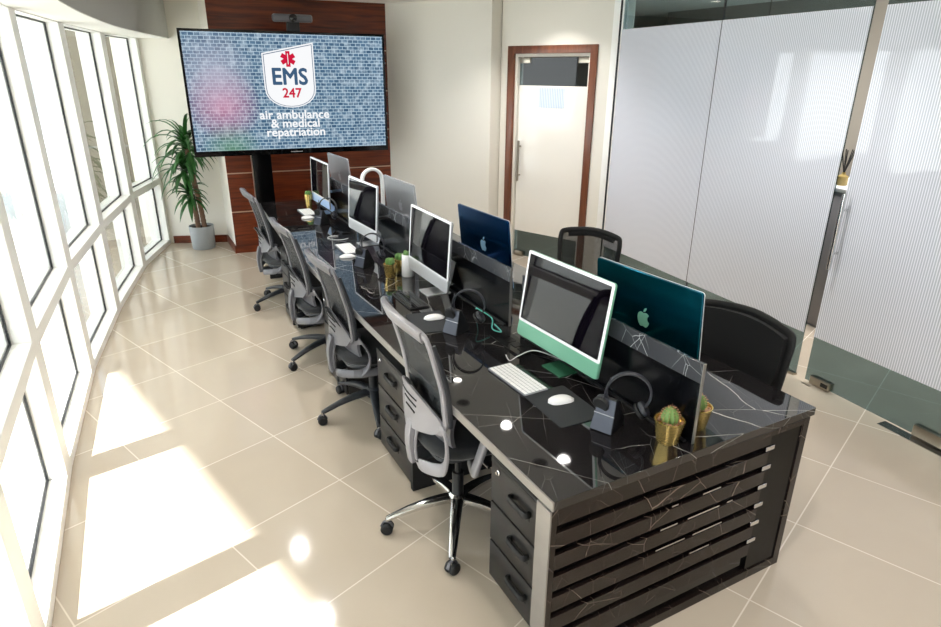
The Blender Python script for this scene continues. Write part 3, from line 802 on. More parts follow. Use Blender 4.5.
for i, (x, y, a, lb) in enumerate(hs):
    d_ = dk0 if i == 0 else copy_tree(dk0); h_ = hs0 if i == 0 else copy_tree(hs0)
    d_.location = (x, y, TZ); d_.rotation_euler = (0, 0, R(24))
    q = Matrix.Rotation(R(a), 2) @ Vector((-.012, 0)); h_.location = (x+q.x, y+q.y, TZ+.104); h_.rotation_euler = (0, 0, R(a)); h_.scale = (.86,)*3; d_.scale = (1.15, 1.2, 1.02)
    tag(d_, 'sloping slate charging dock '+lb, 'charging dock', 'headset charging docks'); tag(h_, 'dark headset hung on its dock '+lb, 'headset', 'headsets on docks')

# ------------------------------------------------------------------ plants on the desk
def gold_pot(r1=.030, r2=.043, h=.078):
    r = empty('cactus_pot')
    MB().lathe([(0, 0), (r1, 0), (r1+.002, .004), (r2, h-.003), (r2+.002, h), (r2-.002, h), (r2-.004, h-.012), (0, h-.014)], 32).build('pot', 'gold', r, smooth=True, auto=50)
    pb = MB(); rnd = random.Random(3)
    for i in range(44):
        a = rnd.random()*2*PI; q = math.sqrt(rnd.random())*(r2-.010); s = .0042+rnd.random()*.003
        pb.ball((q*math.cos(a), q*math.sin(a), h-.010+rnd.random()*.004), (s*1.2, s, s*.8), 7, 5)
    pb.build('pebbles', 'pebble', r, smooth=True)
    return r
def barrel_cactus(r, z0, rad=.021, h=.052):
    b = MB(); n = 40; m = 12; vs = []; fs = []
    for j in range(m+1):
        v = j/m; rr = rad*math.sin(PI*min(.97, .22+.78*v))**.6; z = z0+h*v
        if j == m: rr = .001
        for i in range(n):
            a = 2*PI*i/n; q = rr*(1+.13*math.cos(10*a)); vs.append((q*math.cos(a), q*math.sin(a), z))
    for j in range(m):
        for i in range(n): fs.append((j*n+i, j*n+(i+1) % n, (j+1)*n+(i+1) % n, (j+1)*n+i))
    b.add(vs, fs); body = b.build('cactus', 'cactus', r, smooth=True, auto=80)
    sp = MB(); rnd = random.Random(5); cs = 1.25
    for j in range(7):
        v = .12+.14*j; rr = rad*math.sin(PI*min(.97, .22+.78*v))**.6*1.13; z = z0+h*v
        for i in range(10):
            a = 2*PI*i/10
            for q in range(4):
                d = Vector((math.cos(a+rnd.uniform(-.6, .6)), math.sin(a+rnd.uniform(-.6, .6)), rnd.uniform(-.3, .9))).normalized()
                p = Vector((rr*math.cos(a), rr*math.sin(a), z)); e = p+d*rnd.uniform(.006, .011); u = d.cross(Vector((0, 0, 1))).normalized()*.0009
                w2 = d.cross(u).normalized()*.0009
                sp.add([tuple(p+u), tuple(p-u*.5+w2), tuple(p-u*.5-w2), tuple(e)], [(0, 1, 3), (1, 2, 3), (2, 0, 3)])
    sp.build('spines', 'spine', body)
c0 = gold_pot(.040, .056, .088); barrel_cactus(c0, .072, .030, .066); c0.location = (1.496, 1.326, TZ); c0.scale = (.9, .9, .96); tag(c0, 'small barrel cactus in a gold pot on the near side of the divider end', 'cactus', 'gold potted cacti at the desk end')
c1 = copy_tree(c0); c1.location = (1.655, 1.350, TZ); c1.rotation_euler = (0, 0, 1.); tag(c1, 'gold potted cactus half hidden behind the divider end', 'cactus', 'gold potted cacti at the desk end')
def lobed(r, z, n=4, s=.017):
    b = MB(); rnd = random.Random(n)
    for i in range(n):
        a = 2*PI*i/n; b.ball((.014*math.cos(a), .014*math.sin(a), z+.018+rnd.random()*.01), (s, s, s*1.5), 12, 9)
    b.build('succulent', 'succ', r, smooth=True)
for x, y, lb in ((1.325, 3.50, 'gold pot of lobed green cactus in front of the one by the vase'), (1.418, 3.575, 'gold pot of green cactus squeezed in against the white vase')):
    o = gold_pot(.030, .040, .085); o.location = (x, y, TZ); tag(o, lb, 'cactus', 'gold pots by the white vase'); lobed(o, .075, 4)
vz = empty('succulent_vase', (1.432, 3.475, TZ), 0, 'tall white cylindrical vase with a green succulent beside the silver computer', 'plant')
MB().lathe([(0, 0), (.037, 0), (.039, .004), (.036, .135), (.033, .138), (.031, .12), (0, .12)], 30).build('vase', 'white', vz, smooth=True, auto=50)
lobed(vz, .115, 3, .016)
tp = empty('succulent_cup', (1.425, 5.80, TZ), 0, 'tall tapered gold cup with a green succulent at the far desk end', 'plant')
MB().lathe([(0, 0), (.025, 0), (.036, .125), (.033, .127), (.031, .11), (0, .11)], 26).build('cup', 'gold', tp, smooth=True, auto=50)
lobed(tp, .105, 5, .018)

# arch lamp on the far side
al = empty('arch_lamp', (1.772, 5.02, TZ), 0, 'white arch shaped lamp standing behind the divider, left of the silver computer back', 'lamp')
pts = [(.0-.085, 0, .02), (-.088, 0, .2), (-.087, 0, .33)] + [(-.087*math.cos(PI*k/8), 0, .345+.088*math.sin(PI*k/8)) for k in range(1, 8)] + [(.087, 0, .33), (.088, 0, .2), (.085, 0, .02)]
MB().sweep(pts, .026, .045, ref=(0, 1, 0), n=12, res=3, power=.5).build('arch', 'lampwhite', al, smooth=True)
MB().prism(rrect(.24, .12, .05), 0, .022).build('base', 'lampwhite', al, bevel=.003)

# cables and socket boxes
def cable(pts, m, lb, r=.0028):
    o = MB().tube([(x, y, TZ+z) for x, y, z in pts], r, res=6).build('cable', m, smooth=True); tag(o, lb, 'cable')
cable([(1.56-.03, 1.93, .03), (1.45, 2.07, .05), (1.38, 2.10, .03), (1.345, 2.12, .004), (1.36, 2.18, .004)], 'cable_w', 'white cable curling left of the green stand foot', .002)
cable([(1.37, 4.47, .02), (1.33, 4.50, .006), (1.27, 4.55, .004), (1.25, 4.61, .004), (1.29, 4.65, .004), (1.34, 4.63, .004)], 'cable_w', 'white cable looping beside the middle white keyboard', .0018)
cable([(1.50, 2.72, .02), (1.46, 2.62, .06), (1.42, 2.56, .09), (1.47, 2.50, .05), (1.44, 2.44, .02), (1.48, 2.42, .004), (1.50, 2.52, .004)], 'cable_t', 'teal cable tangled behind the headset', .003)
def socket(x, y, lb):
    r = empty('socket_box', (x, y, TZ), 0, lb, 'power socket', 'flush desk socket boxes')
    MB().prism(rrect(.11, .26, .006), 0, .010).build('housing', 'blackgloss', r, bevel=.002, seg=1)
    for k in range(4):
        MB().prism(rrect(.045, .045, .004, cx=.0, cy=-.09+k*.06), .010, .0125).build('outlet', 'deepblack', r)
socket(1.455, 2.27, 'black socket box left of the pale green computer'); socket(1.42, 3.60+.03, 'black socket box behind the gold pots'); socket(1.44, 4.82, 'black socket box left of the middle silver computer')

# ------------------------------------------------------------------ grey task chairs
def caster(r, x, y, ang, m='rubber'):
    c_ = MB()
    mt = T(x, y, 0) @ Rz(ang)
    for sy in (-1, 1):
        c_.lathe([(0, -.011), (.022, -.011), (.027, -.006), (.027, .006), (.022, .011), (0, .011)], 18, mt @ T(0, sy*.014, .0275) @ Matrix.Rotation(PI/2, 4, 'X'))
    o = c_.build('caster', m, r, smooth=True)
    MB().tube([(0, 0, .03), (0, 0, .075)], .007, smooth=False).build('pin', 'chrome', o)
    bpy.data.objects[o.name].children[0].location = (x, y, 0)
    h_ = MB(); h_.sweep([(-.026, 0, .035), (-.012, 0, .058), (.014, 0, .058), (.028, 0, .035)], .014, .008, ref=(0, 0, 1)); 
    ho = h_.build('hood', 'cgrey_dark' if m == 'rubber' else m, o, smooth=True); ho.location = (x, y, 0); ho.rotation_euler = (0, 0, ang)
def star_base(r, a0, m, rad=.325):
    b = MB()
    for k in range(5):
        a = a0+2*PI*k/5; ca, sa = math.cos(a), math.sin(a)
        b.sweep([(.02*ca, .02*sa, .135, 1.25), (.12*ca, .12*sa, .128, 1.1), (.22*ca, .22*sa, .108, .9), (rad*ca, rad*sa, .075, .62)], .046, .030, ref=(0, 0, 1), n=10)
    b.lathe([(.040, .10), (.044, .11), (.044, .15), (.032, .16), (0, .16)], 22)
    b.build('star_base', m, r, smooth=True)
    for k in range(5):
        a = a0+2*PI*k/5; caster(r, rad*math.cos(a), rad*math.sin(a), a+random.uniform(-1, 1))
    MB().lathe([(.026, .15), (.026, .27), (.014, .272), (.014, .36)], 18).build('gas_lift', 'black', r, smooth=True)
def seat_cushion(r, m, z, lx=.235, ly=.235, cx=.045):
    b = MB(); prof = [(.30, -.028), (.92, -.028), (1.0, -.008), (.99, .012), (.90, .026), (.5, .030), (0, .030)]
    n = 36; vs = []; fs = []
    for i in range(n):
        a = 2*PI*i/n; sc_ = (abs(math.cos(a))**3.2+abs(math.sin(a))**3.2)**(-1/3.2)
        for q, zz_ in prof:
            x = q*sc_*lx*math.cos(a); y = q*sc_*ly*math.sin(a)
            vs.append((cx+x, y, z+zz_ - (.03*max(0, x/lx)**3)))
    m_ = len(prof)
    for i in range(n):
        j = (i+1) % n
        for k in range(m_-1): fs.append((i*m_+k, j*m_+k, j*m_+k+1, i*m_+k+1))
    fs.append(tuple(i*m_ for i in range(n)))
    b.add(vs, fs); return b.build('seat', m, r, smooth=True, auto=60)
FX = [(.33, -.13), (.40, -.185), (.50, -.178), (.62, -.172), (.75, -.192), (.88, -.225), (.96, -.248), (1.0, -.262), (1.03, -.280)]
def fx(z):
    if z <= FX[0][0]: return FX[0][1]
    for (a, xa), (b, xb) in zip(FX[:-1], FX[1:]):
        if z <= b:
            t = (z-a)/(b-a); t = t*t*(3-2*t)*.35+t*.65; return xa+(xb-xa)*t
    return FX[-1][1]
def grey_chair(frame_m, base_m, a0, dz=0., arms=False):
    # arms: the chrome chair has armrests and no light rail below the cushion
    r = empty('office_chair')
    star_base(r, a0, base_m)
    S = .455+dz
    seat_cushion(r, 'seat', S)
    MB().prism(rrect(.40, .38, .08, cx=.04), S-.048, S-.030).build('seat_pan', 'nylon', r, bevel=.004)
    mech = MB(); mech.box((-.12, -.075, S-.095), (.11, .075, S-.048)); mech.build('tilt_mechanism', 'black', r, bevel=.012)
    MB().tube([(.02, -.07, S-.07), (.03, -.20, S-.075), (.03, -.24, S-.07)], .006).build('lever', 'chrome', r, smooth=True)
    X = lambda z: fx(z)
    def pt(y, z, dx=0.): return (X(z)+dx+.035*(abs(y)/.23)**2, y, z+dz)
    # main frame: one closed band round the mesh window and down to the seat
    fr_ = MB()
    loop = [pt(-.205, 1.000), pt(-.10, 1.026), pt(0, 1.034), pt(.10, 1.026), pt(.205, 1.000), pt(.222, .965), pt(.222, .86), pt(.216, .76), pt(.208, .67),
            pt(.200, .60), pt(.12, .560), pt(0, .545), pt(-.12, .560), pt(-.200, .60), pt(-.208, .67), pt(-.216, .76), pt(-.222, .86), pt(-.222, .965)]
    fr_.sweep(loop, .036, .016, ref=(1, 0, .12), closed=True, n=10, res=4, power=.55)
    tr = MB(); tr.sweep([pt(-.205, .990, -.004), pt(-.10, 1.016, -.008), pt(0, 1.024, -.010), pt(.10, 1.016, -.008), pt(.205, .990, -.004)], .062, .018, ref=(1, 0, .35), n=10, power=.55)
    fr_.add(tr.v, tr.f)
    for s in (-1, 1):   # open loops either side of the spine, then a rail under the cushion
        wing = [pt(.030*s, .535, -.012), pt(.11*s, .560, -.006), (-.155, .205*s, .580+dz), (-.150, .228*s, .52+dz), (-.150, .222*s, .45+dz), (-.155, .19*s, .395+dz), (-.185, .11*s, .365+dz), (-.20, .030*s, .355+dz), (-.205, .022*s, .45+dz)]
        if not arms:
            wing[2:6] = [(-.115, .222*s, .590+dz), (-.075, .250*s, .53+dz), (-.075, .250*s, .45+dz), (-.115, .212*s, .395+dz)]
        fr_.sweep(wing, .054 if arms else .046, .014, ref=(1, .3*s, 0), closed=True, n=10, res=4, power=.6)
        if not arms: fr_.sweep([(-.150, .205*s, .395+dz), (-.08, .236*s, .398+dz), (.05, .246*s, .406+dz), (.17, .236*s, .416+dz)], .044, .018, ref=(0, s, .3), n=10, power=.6)
    fr_.sweep([pt(0, .56, -.024), (-.218, 0, .50+dz), (-.222, 0, .43+dz), (-.212, 0, .345+dz)], .052, .030, ref=(1, 0, 0), n=10, power=.4)
    fr_.build('back_frame', frame_m, r, smooth=True)
    # lower shell with slots
    def sheet(f, nu, nv, th, nm, mm, par=r):
        vs = []; fs = []
        for side_ in (0, 1):
            for i in range(nu+1):
                for j in range(nv+1):
                    x, y, z = f(i/nu, j/nv); vs.append((x+th*side_, y, z))
        o_ = (nu+1)*(nv+1); ix = lambda s, i, j: s*o_+i*(nv+1)+j
        for i in range(nu):
            for j in range(nv):
                fs.append((ix(0, i, j), ix(0, i+1, j), ix(0, i+1, j+1), ix(0, i, j+1))); fs.append((ix(1, i, j), ix(1, i, j+1), ix(1, i+1, j+1), ix(1, i+1, j)))
        for i in range(nu): fs.append((ix(0, i, 0), ix(1, i, 0), ix(1, i+1, 0), ix(0, i+1, 0))); fs.append((ix(0, i, nv), ix(0, i+1, nv), ix(1, i+1, nv), ix(1, i, nv)))
        for j in range(nv): fs.append((ix(0, 0, j), ix(0, 0, j+1), ix(1, 0, j+1), ix(1, 0, j))); fs.append((ix(0, nu, j), ix(1, nu, j), ix(1, nu, j+1), ix(0, nu, j+1)))
        return MB().add(vs, fs).build(nm, mm, par, smooth=True)
    def lowx(y, z):
        q = min(1, abs(y)/.205); x, yy, zz_ = pt(y, z, -.010-(.034 if arms else .014)*(1-q*q)); return x, yy, zz_
    def low(u, v):
        q = 2*u-1; hw = .150+.055*v**.6; y = q*hw
        zt = .600+.125*(1-q*q); zb = .545-.035*(1-abs(q))
        return lowx(y, zb+(zt-zb)*v)
    sh_ = sheet(low, 18, 12, .010, 'lumbar_shell', frame_m)
    sl = MB()
    for k, hw in enumerate((.075, .062, .048)):
        z = .665-.034*k
        pp = [lowx(y_, z+.006*(1-(y_/hw)**2)) for y_ in (-hw, -hw/2, 0, hw/2, hw)]
        sl.sweep([(x-.001, y_, zz_) for x, y_, zz_ in pp], .007, .006, ref=(1, 0, 0))
    sl.build('slots', 'blackmatte', sh_)
    def win(u, v):
        y = (-1+2*u)*.205; z0 = .585; z = z0+(1.0-z0)*v
        if v > .9: y *= 1-.06*(v-.9)/.1
        x, yy, zz_ = pt(y, z, .006+.018*math.sin(PI*v)*(1-(2*u-1)**2)); return (x, yy, zz_)
    sheet(win, 12, 16, .002, 'back_mesh', 'mesh' if arms else 'meshd')
    tm = MB(); rim = [pt(.198, .985, .010), pt(.204, .88, .012), pt(.198, .77, .012), pt(.190, .66, .010), pt(.165, .615, .008), pt(.10, .675, -.020), pt(0, .725, -.034), pt(-.10, .675, -.020), pt(-.165, .615, .008), pt(-.190, .66, .010), pt(-.198, .77, .012), pt(-.204, .88, .012), pt(-.198, .985, .010), pt(0, 1.018, .010)]
    tm.sweep(rim, .013, .014, ref=(1, 0, .1), closed=True, n=8, res=4)
    tm.build('rubber_edge', 'blackmatte', r, smooth=True)
    for s_ in (1, -1): MB().sweep([pt(.236*s_, .965, .008), pt(.240*s_, .86, .010), pt(.234*s_, .76, .010), pt(.226*s_, .66, .010), pt(.222*s_, .60, .010)], .010, .020, ref=(1, 0, .1)).build('side_edge', 'nylon', r, smooth=True)
    def lpad(u, v):
        y = (-1+2*u)*.185; z = .475+.135*v; return (-.135+.03*((2*u-1)**2)-.012*math.sin(PI*v), y, z+dz)
    sheet(lpad, 12, 8, .016, 'lumbar_pad', 'cgrey_dark')
    bar = MB(); bar.sweep([(-.205, 0, .365+dz), (-.19, 0, .362+dz), (-.10, 0, .375+dz), (-.02, 0, .385+dz)], .10, .020, ref=(0, 0, 1), n=10); bar.build('back_support', 'nylon', r, smooth=True)
    if arms:
        for s in (-1, 1):
            a_ = MB(); a_.sweep([(-.02, .17*s, .385+dz), (-.04, .245*s, .385+dz), (-.035, .262*s, .43+dz), (.02, .264*s, .585+dz)], .042, .026, ref=(1, 0, 0), n=12); ao = a_.build('armrest_post', frame_m, r, smooth=True)
            MB().prism(rrect(.20, .07, .03, cx=.04, cy=.264*s), .585+dz, .605+dz).build('armrest_pad', 'black', ao, bevel=.006)
    return r
def black_chair(solid):
    r = empty('office_chair')
    star_base(r, .3, 'nylon'); seat_cushion(r, 'padk', .46)
    MB().box((-.11, -.08, .365), (.11, .08, .43)).build('tilt_mechanism', 'black', r, bevel=.012)
    b = MB(); vs = []
    P_ = lambda y, z: (-.215-.10*(z-.5)+.045*(y/.24)**2, y, z)
    loop = [P_(-.205, .940), P_(0, .958), P_(.205, .940), P_(.244, .905), P_(.240, .78), P_(.225, .62), P_(.18, .545), P_(0, .525), P_(-.18, .545), P_(-.225, .62), P_(-.240, .78), P_(-.244, .905)]
    b.sweep(loop, .036, .020, ref=(1, 0, .1), closed=True, n=10, res=5)
    b.sweep([P_(-.19, .922), P_(0, .940), P_(.19, .922)], .05, .018, ref=(1, 0, .1), n=8)
    b.sweep([(-.20, 0, .54), (-.20, 0, .42), (-.12, 0, .38), (-.02, 0, .39)], .06, .022, ref=(0, 0, 1), n=8)
    b.build('back_frame', 'blackmatte', r, smooth=True)
    vs = []; fs = []; nu, nv = 12, 14; th = .03 if solid else .002
    for s in (0, 1):
        for i in range(nu+1):
            for j in range(nv+1):
                u = 2*i/nu-1; v = j/nv; zt = .94-.02*u*u; z = .535+(zt-.535)*v; y = u*(.185+.045*math.sin(PI*min(1, v*1.15)/1.6))
                x, y, z = P_(y, z); vs.append((x+.004+(th*s), y, z))
    o_ = (nu+1)*(nv+1)
    for i in range(nu):
        for j in range(nv):
            a = i*(nv+1)+j; fs.append((a, a+nv+1, a+nv+2, a+1)); fs.append((o_+a, o_+a+1, o_+a+nv+2, o_+a+nv+1))
    for i in range(nu):
        a = i*(nv+1); fs.append((a, o_+a, o_+a+nv+1, a+nv+1)); a += nv; fs.append((a, a+nv+1, o_+a+nv+1, o_+a))
    for j in range(nv): fs.append((j, j+1, o_+j+1, o_+j)); a = nu*(nv+1)+j; fs.append((a, o_+a, o_+a+1, a+1))
    MB().add(vs, fs).build('backrest', 'padk' if solid else 'meshk', r, smooth=True)
    return r
ch1 = grey_chair('cgrey', 'chrome', R(170), .045, True); ch1.location = (1.078, 2.10, 0); ch1.rotation_euler = (0, 0, R(-3))
tag(ch1, 'light grey task chair on a polished chrome base, nearest the camera', 'chair', 'grey mesh task chairs')
ch2 = grey_chair('cgrey_dark', 'nylon', R(183), -.02); ch2.location = (1.062, 3.235, 0)
tag(ch2, 'grey mesh task chair with black star base, just behind the chrome based chair', 'chair', 'grey mesh task chairs')
for ch_ in ch2.children:
    if ch_.name.split('.')[0] in ('star_base', 'caster', 'gas_lift'): ch_.location.x += .027
for (x, y, a, lb) in ((1.055, 4.13, 20, 'grey mesh task chair, second from the big display'), (1.075, 5.37, 10, 'grey mesh task chair farthest away, by the wood wall')):
    o = copy_tree(ch2); o.location = (x, y, 0); o.rotation_euler = (0, 0, R(a)*.0)
    for ch_ in o.children:
        if ch_.name.split('.')[0] in ('star_base', 'caster', 'gas_lift'): ch_.rotation_euler.z = R(a-1)
    tag(o, lb, 'chair', 'grey mesh task chairs')
r1 = black_chair(True); r1.location = (2.14, 1.74, 0); r1.scale = (1, 1, .965); r1.rotation_euler = (0, 0, PI); tag(r1, 'black padded office chair behind the teal backed computer', 'chair')
r2 = black_chair(False); r2.location = (2.43, 3.10, 0); r2.rotation_euler = (0, 0, PI+R(27)); r2.scale = (1, .86, 1); tag(r2, 'black office chair with see-through mesh back in front of the wooden door', 'chair')

# ------------------------------------------------------------------ display
tvc = WP(-.33, 0, (1.9, 6.7))
tv = empty('television', (tvc[0], tvc[1], 0), wa, 'large wall sized display showing a brick picture with an ambulance logo', 'television')
TW, Z0, Z1 = 1.955, 1.128, 2.285
TWX = TW/2
MB().box((-TWX, .004, Z0), (TWX, .075, Z1)).build('casing', 'black', tv, bevel=.004)
bz = MB(); bz.box((-TWX, -.006, Z0), (TWX, .004, Z0+.052)); bz.box((-TWX, -.006, Z1-.022), (TWX, .004, Z1)); bz.box((-TWX, -.006, Z0+.052), (-TWX+.022, .004, Z1-.022)); bz.box((TWX-.022, -.006, Z0+.052), (TWX, .004, Z1-.022))
bz.build('bezel', 'blackgloss', tv)
SX, SZ0, SZ1 = TWX-.022, Z0+.052, Z1-.022; SCZ = (SZ0+SZ1)/2
scr = MB().box((-SX, -.001, SZ0-SCZ), (SX, .003, SZ1-SCZ)).build('screen_picture', 'tvscreen', tv); scr.location = (0, 0, SCZ)
XZ = Matrix(((1, 0, 0, 0), (0, 0, -1, 0), (0, 1, 0, 0), (0, 0, 0, 1)))       # poly x,y -> x,z ; extrude towards -y
def flat(polys, y0, y1, nm, mm, par=scr):
    b = MB()
    for p_ in polys: b.prism(p_, y0, y1, XZ)
    return b.build(nm, mm, par)
cx, cz = -.005, .15      # shield centre on the screen
def shield(k):
    w_ = .250*k; pts_ = [(-w_, .215*k), (w_, .32*k), (w_, -.10)]
    for i in range(1, 12):
        a = PI*i/12; pts_.append((w_*math.cos(a), -.10-.19*k*math.sin(a)**.85))
    pts_.append((-w_, -.10)); return [(cx+x, cz+z) for x, z in pts_]
flat([shield(1.0)], .0015, .0022, 'shield', 'scrwhite')
flat([shield(.95)], .0023, .0026, 'shield_outline', 'slate')
flat([shield(.925)], .0027, .0030, 'shield_field', 'scrwhite')
star = []
for k in range(3):
    a = PI/3*k; c_, s_ = math.cos(a), math.sin(a); hw, hl = .021, .072
    star.append([(cx-.003+x*c_-y*s_, cz+.165+x*s_+y*c_) for x, y in ((-hw, -hl), (hw, -hl), (hw, hl), (-hw, hl))])
flat(star, .0031, .0034, 'star_of_life', 'red')
flat([[(cx-.007, cz+.115), (cx, cz+.115), (cx, cz+.215), (cx-.007, cz+.215)]], .0036, .0038, 'staff', 'scrwhite')
def text(s, size, x, z, m, nm, sx=1., bold=.0):
    """flat lettering; bold stacks shifted copies of the strokes in one mesh"""
    cu = bpy.data.curves.new(nm, 'FONT'); cu.body = s; cu.size = size; cu.align_x = 'CENTER'; cu.align_y = 'CENTER'; cu.resolution_u = 3
    tmp = bpy.data.objects.new(nm+'_tmp', cu); COL.objects.link(tmp)
    bpy.context.view_layer.update()
    me = bpy.data.meshes.new_from_object(tmp.evaluated_get(bpy.context.evaluated_depsgraph_get()))
    bpy.data.objects.remove(tmp); bpy.data.curves.remove(cu)
    vs = [v.co.copy() for v in me.vertices]; fs = [tuple(p.vertices) for p in me.polygons]; bpy.data.meshes.remove(me)
    b = MB()
    for k, (ox, oy) in enumerate([(0, 0), (bold, 0), (-bold, 0), (0, bold), (0, -bold), (bold*.7, bold*.7), (-bold*.7, -bold*.7), (bold*.7, -bold*.7), (-bold*.7, bold*.7)] if bold else [(0, 0)]):
        b.add([((v.x+ox)*sx, v.y+oy, .00003*k) for v in vs], fs)
    o = b.build(nm, m, scr, flip=False)
    o.location = (x, -.0042, z); o.rotation_euler = (PI/2, 0, 0)
text('EMS', .215, cx, cz-.005, 'slate', 'logo_letters', .95, .006)
text('247', .125, cx+.01, cz-.155, 'red', 'logo_number', 1., .003)
text('air ambulance', .115, cx+.02, cz-.360, 'scrwhite', 'slogan_line', 1.08, .0025)
text('& medical', .115, cx+.02, cz-.445, 'scrwhite', 'slogan_line', 1.08, .0025)
text('repatriation', .115, cx+.02, cz-.530, 'scrwhite', 'slogan_line', 1.08, .0025)
MB().box((-.06, -.0075, Z0+.018), (.06, -.0062, Z0+.026)).build('maker_mark', 'greyline', tv)
for z in (1.25, 1.5, 2.0): MB().box((TWX, .01, z), (TWX+.008, .02, z+.02)).build('side_button', 'silver', tv)
st = empty('display_stand', (tvc[0]-.345, tvc[1]+.11, 0), wa, 'black floor stand column carrying the large display', 'stand')
MB().box((-.095, -.03, .06), (.095, .035, 1.9)).build('column', 'deepblack', st, bevel=.003)
MB().box((-.100, -.032, .06), (-.094, .037, 1.9)).build('edge_strip', 'steel', st)
MB().box((-.12, -.12, .02), (.60, .12, .06)).build('foot', 'black', st, bevel=.008)
vb = empty('conference_camera', (tvc[0]+.075, tvc[1]+.02, Z1), wa, 'black video bar with round lens on top of the display', 'camera')
MB().box((-.19, -.03, .085), (.19, .035, .155)).build('speaker_bar', 'cgrey_dark', vb, bevel=.02, seg=4)
MB().lathe([(.0, 0), (.036, 0), (.036, .02), (.024, .028), (0, .03)], 24, T(0, -.03, .120) @ Matrix.Rotation(PI/2, 4, 'X')).build('lens', 'blackgloss', vb, smooth=True)
MB().box((-.06, -.02, 0), (.06, .035, .085)).build('mount', 'black', vb, bevel=.004)

# ------------------------------------------------------------------ floor plant
pl = empty('potted_plant', (.635, 7.70, 0), 0, 'tall dracaena with two canes in a grey concrete pot in the window corner', 'plant')
MB().lathe([(0, 0), (.118, 0), (.124, .01), (.134, .26), (.130, .265), (.122, .25), (.120, .235), (0, .235)], 40).build('pot', 'concretepot', pl, smooth=True, auto=50)
MB().lathe([(.0, .245), (.06, .245), (.119, .240), (.119, .236)], 30).build('soil', 'soil', pl, smooth=True)
def cane(pts):
    b = MB(); P, _ = crom([Vector(p) for p in pts], [1.]*len(pts), False, 12); rr = []
    for i, p in enumerate(P): rr.append((p.x, p.y, p.z, 1.+.14*(i % 2)))
    b.sweep(rr, .052, .052, n=10, smooth=False, power=1.); b.build('cane', 'bark', pl, smooth=True)
cane([(-.03, 0, .22), (-.035, .0, .40), (-.05, 0, .62)])
cane([(.035, -.01, .22), (.02, -.01, .50), (-.01, -.02, .80), (-.03, -.01, 1.12)])
def crown(c, n, L, seed, nm, up=1.0):
    b = MB(); rnd = random.Random(seed)
    for i in range(n):
        a = i*2.39996+rnd.uniform(-.3, .3); lev = i/n; el = R(78)-lev*R(95)+rnd.uniform(-.15, .15); l = L*rnd.uniform(.75, 1.1)*(.62 if math.sin(a) > .3 else 1)*(.72 if math.cos(a) > .5 else 1)
        d = Vector((math.cos(a), math.sin(a), 0)); p = Vector(c)+Vector((0, 0, (.5-lev)*.16*up)); seg = 7; w_ = rnd.uniform(.022, .031)
        v = Vector((d.x*math.cos(el), d.y*math.cos(el), math.sin(el))); side_ = Vector((-d.y, d.x, 0)); vs = []; fs = []
        for k in range(seg+1):
            t = k/seg; ww = w_*(.55+1.1*t if t < .35 else (1-((t-.35)/.65)**1.8)*.94+.02)
            nrm = side_.cross(v).normalized()
            vs += [tuple(p-side_*ww+nrm*ww*.35), tuple(p), tuple(p+side_*ww+nrm*ww*.35), tuple(p-nrm*.0015)]
            p = p+v*(l/seg); v = (v+Vector((0, 0, -.26-.22*t))).normalized()
        for k in range(seg):
            for q in ((0, 1), (1, 2), (2, 3), (3, 0)):
                fs.append((k*4+q[0], k*4+q[1], k*4+4+q[1], k*4+4+q[0]))
        fs += [(0, 1, 2, 3), tuple(seg*4+q for q in (3, 2, 1, 0))]
        b.add(vs, fs)
    b.build(nm, 'leaf', pl, smooth=True, auto=60)
crown((-.03, 0, 1.12), 60, .50, 2, 'leaf_crown')
crown((-.07, 0, .62), 34, .36, 5, 'leaf_crown', .6)
crown((-.10, -.02, .90), 26, .40, 9, 'leaf_crown', .6)

# ------------------------------------------------------------------ ceiling lights
dl = [(.875, 4.32), (.909, 5.28), (.69, 3.2), (2.70, 4.28), (2.73, 5.33), (.9, .9), (2.6, .6), (1.8, -.9), (3.42, 5.15), (3.0, 2.55),  # last of this row is added to brighten the partition side
      (4.5, 1.2), (4.6, 3.0), (5.2, 4.6), (4.9, 6.6)]  # last one is added to brighten the space behind the door
def downlight():
    r = empty('ceiling_light')
    MB().lathe([(.045, .0), (.062, -.004), (.064, .0), (.06, .006), (.045, .006)], 28).build('trim_ring', 'white', r, smooth=True)
    MB().lathe([(0, -.001), (.045, -.001), (.045, .0005), (0, .0005)], 24).build('lens', 'lampglow', r)
    return r
d0 = downlight()
for i, (x, y) in enumerate(dl):
    o = d0 if i == 0 else copy_tree(d0); o.location = (x, y, CZ-.001)
    lb = 'round recessed downlight in the white office ceiling' if i < 10 else 'round recessed downlight above the room behind the glass'
    tag(o, lb, 'ceiling light', 'recessed downlights of the office' if i < 10 else 'downlights behind the glass')
    L = bpy.data.lights.new('downlight', 'SPOT'); L.energy = (46 if i < 10 else 55); L.spot_size = R(125); L.spot_blend = .8; L.shadow_soft_size = .05; L.color = (1., .965, .925)
    lo = bpy.data.objects.new('downlight_lamp', L); COL.objects.link(lo); lo.location = (x, y, CZ-.012)

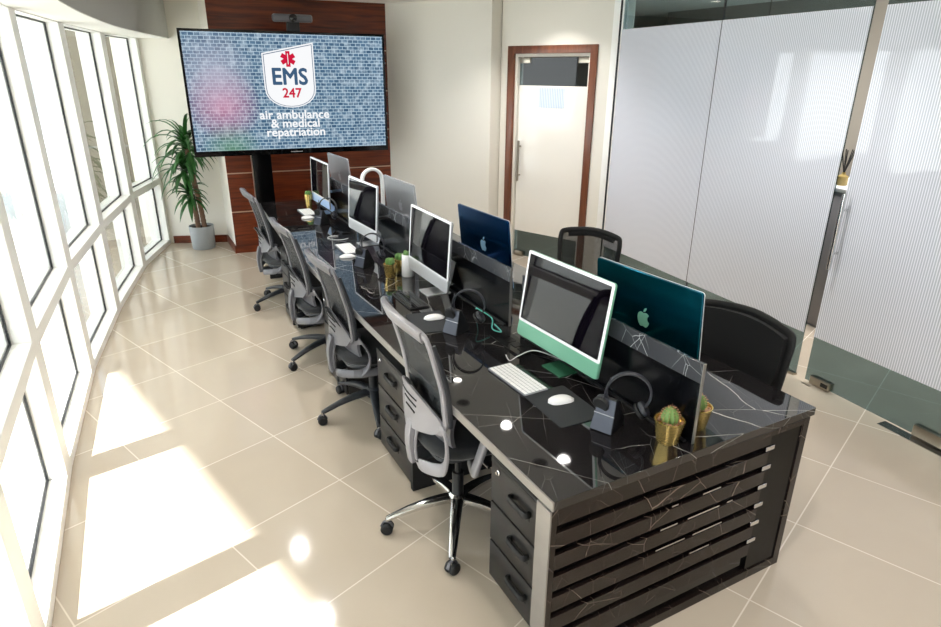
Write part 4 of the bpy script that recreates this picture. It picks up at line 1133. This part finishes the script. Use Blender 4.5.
sp_ = empty('ceiling_speaker', (2.553, 4.864, CZ-.001), 0, 'grey perforated ceiling speaker between the farther downlights', 'speaker', 'round ceiling speakers')
MB().lathe([(.0, 0), (.055, -.001), (.058, -.004), (.066, -.005), (.070, 0)], 28).build('grille', 'cabinet', sp_, smooth=True)
MB().lathe([(.0, -.002), (.050, -.002), (.050, -.0032), (0, -.0032)], 24).build('mesh_disc', 'black', sp_)
sq_ = copy_tree(sp_); sq_.location = (2.654, 3.657, CZ-.001); tag(sq_, 'grey perforated ceiling speaker on the near side of the downlights', 'speaker')
for k, (x, y) in enumerate(((4.9, 3.9), (5.0, 1.6))):  # unseen globes added as fill to brighten the room behind the glass
    g_ = empty('fill_globe', (x, y, 0), 0, 'opal pendant globe added unseen in the room behind the glass', 'pendant lamp', 'pendant globes added behind the glass')
    MB().ball((0, 0, 1.95), .12, 20, 14).build('fill_ball', 'opal', g_, smooth=True)
    MB().tube([(0, 0, 2.07), (0, 0, CZ)], .004, smooth=False).build('cord', 'black', g_)
    L = bpy.data.lights.new('fill', 'POINT'); L.energy = 52; L.shadow_soft_size = .13; L.color = (1., .98, .95)
    lo = bpy.data.objects.new('fill_lamp', L); COL.objects.link(lo); lo.location = (x, y, 1.80)
# sun and sky
S = bpy.data.lights.new('sun', 'SUN'); S.energy = 20; S.angle = R(.8); S.color = (1., .97, .92)
so = bpy.data.objects.new('sun', S); COL.objects.link(so)
dirv = Vector((SUNH.x*math.cos(ELEV), SUNH.y*math.cos(ELEV), -math.sin(ELEV)))
so.rotation_euler = dirv.to_track_quat('-Z', 'Y').to_euler()
Wd = bpy.data.worlds.new('sky'); SC.world = Wd; Wd.use_nodes = True
nt = Wd.node_tree; bg = nt.nodes['Background']
tc = nt.nodes.new('ShaderNodeTexCoord'); sx = nt.nodes.new('ShaderNodeSeparateXYZ'); nt.links.new(tc.outputs['Generated'], sx.inputs[0])
nt.links.new(mix_rgb(nt, maprange(nt, sx.outputs[2], 0., .6, 0, 1), (.95, .97, 1.), (.70, .84, 1.)), bg.inputs[0])
bg.inputs[1].default_value = 3.4

vs_ = SC.view_settings; vs_.view_transform = 'Standard'; vs_.look = 'None'; vs_.gamma = 1; vs_.exposure = 0.75; vs_.use_curve_mapping = False
SC.display_settings.display_device = 'sRGB'
SC.cycles.max_bounces = 10; SC.cycles.diffuse_bounces = 5; SC.cycles.glossy_bounces = 5; SC.cycles.transparent_max_bounces = 16
SC.cycles.caustics_reflective = False; SC.cycles.caustics_refractive = False
SC.cycles.use_denoising = True; SC.cycles.sample_clamp_indirect = 6
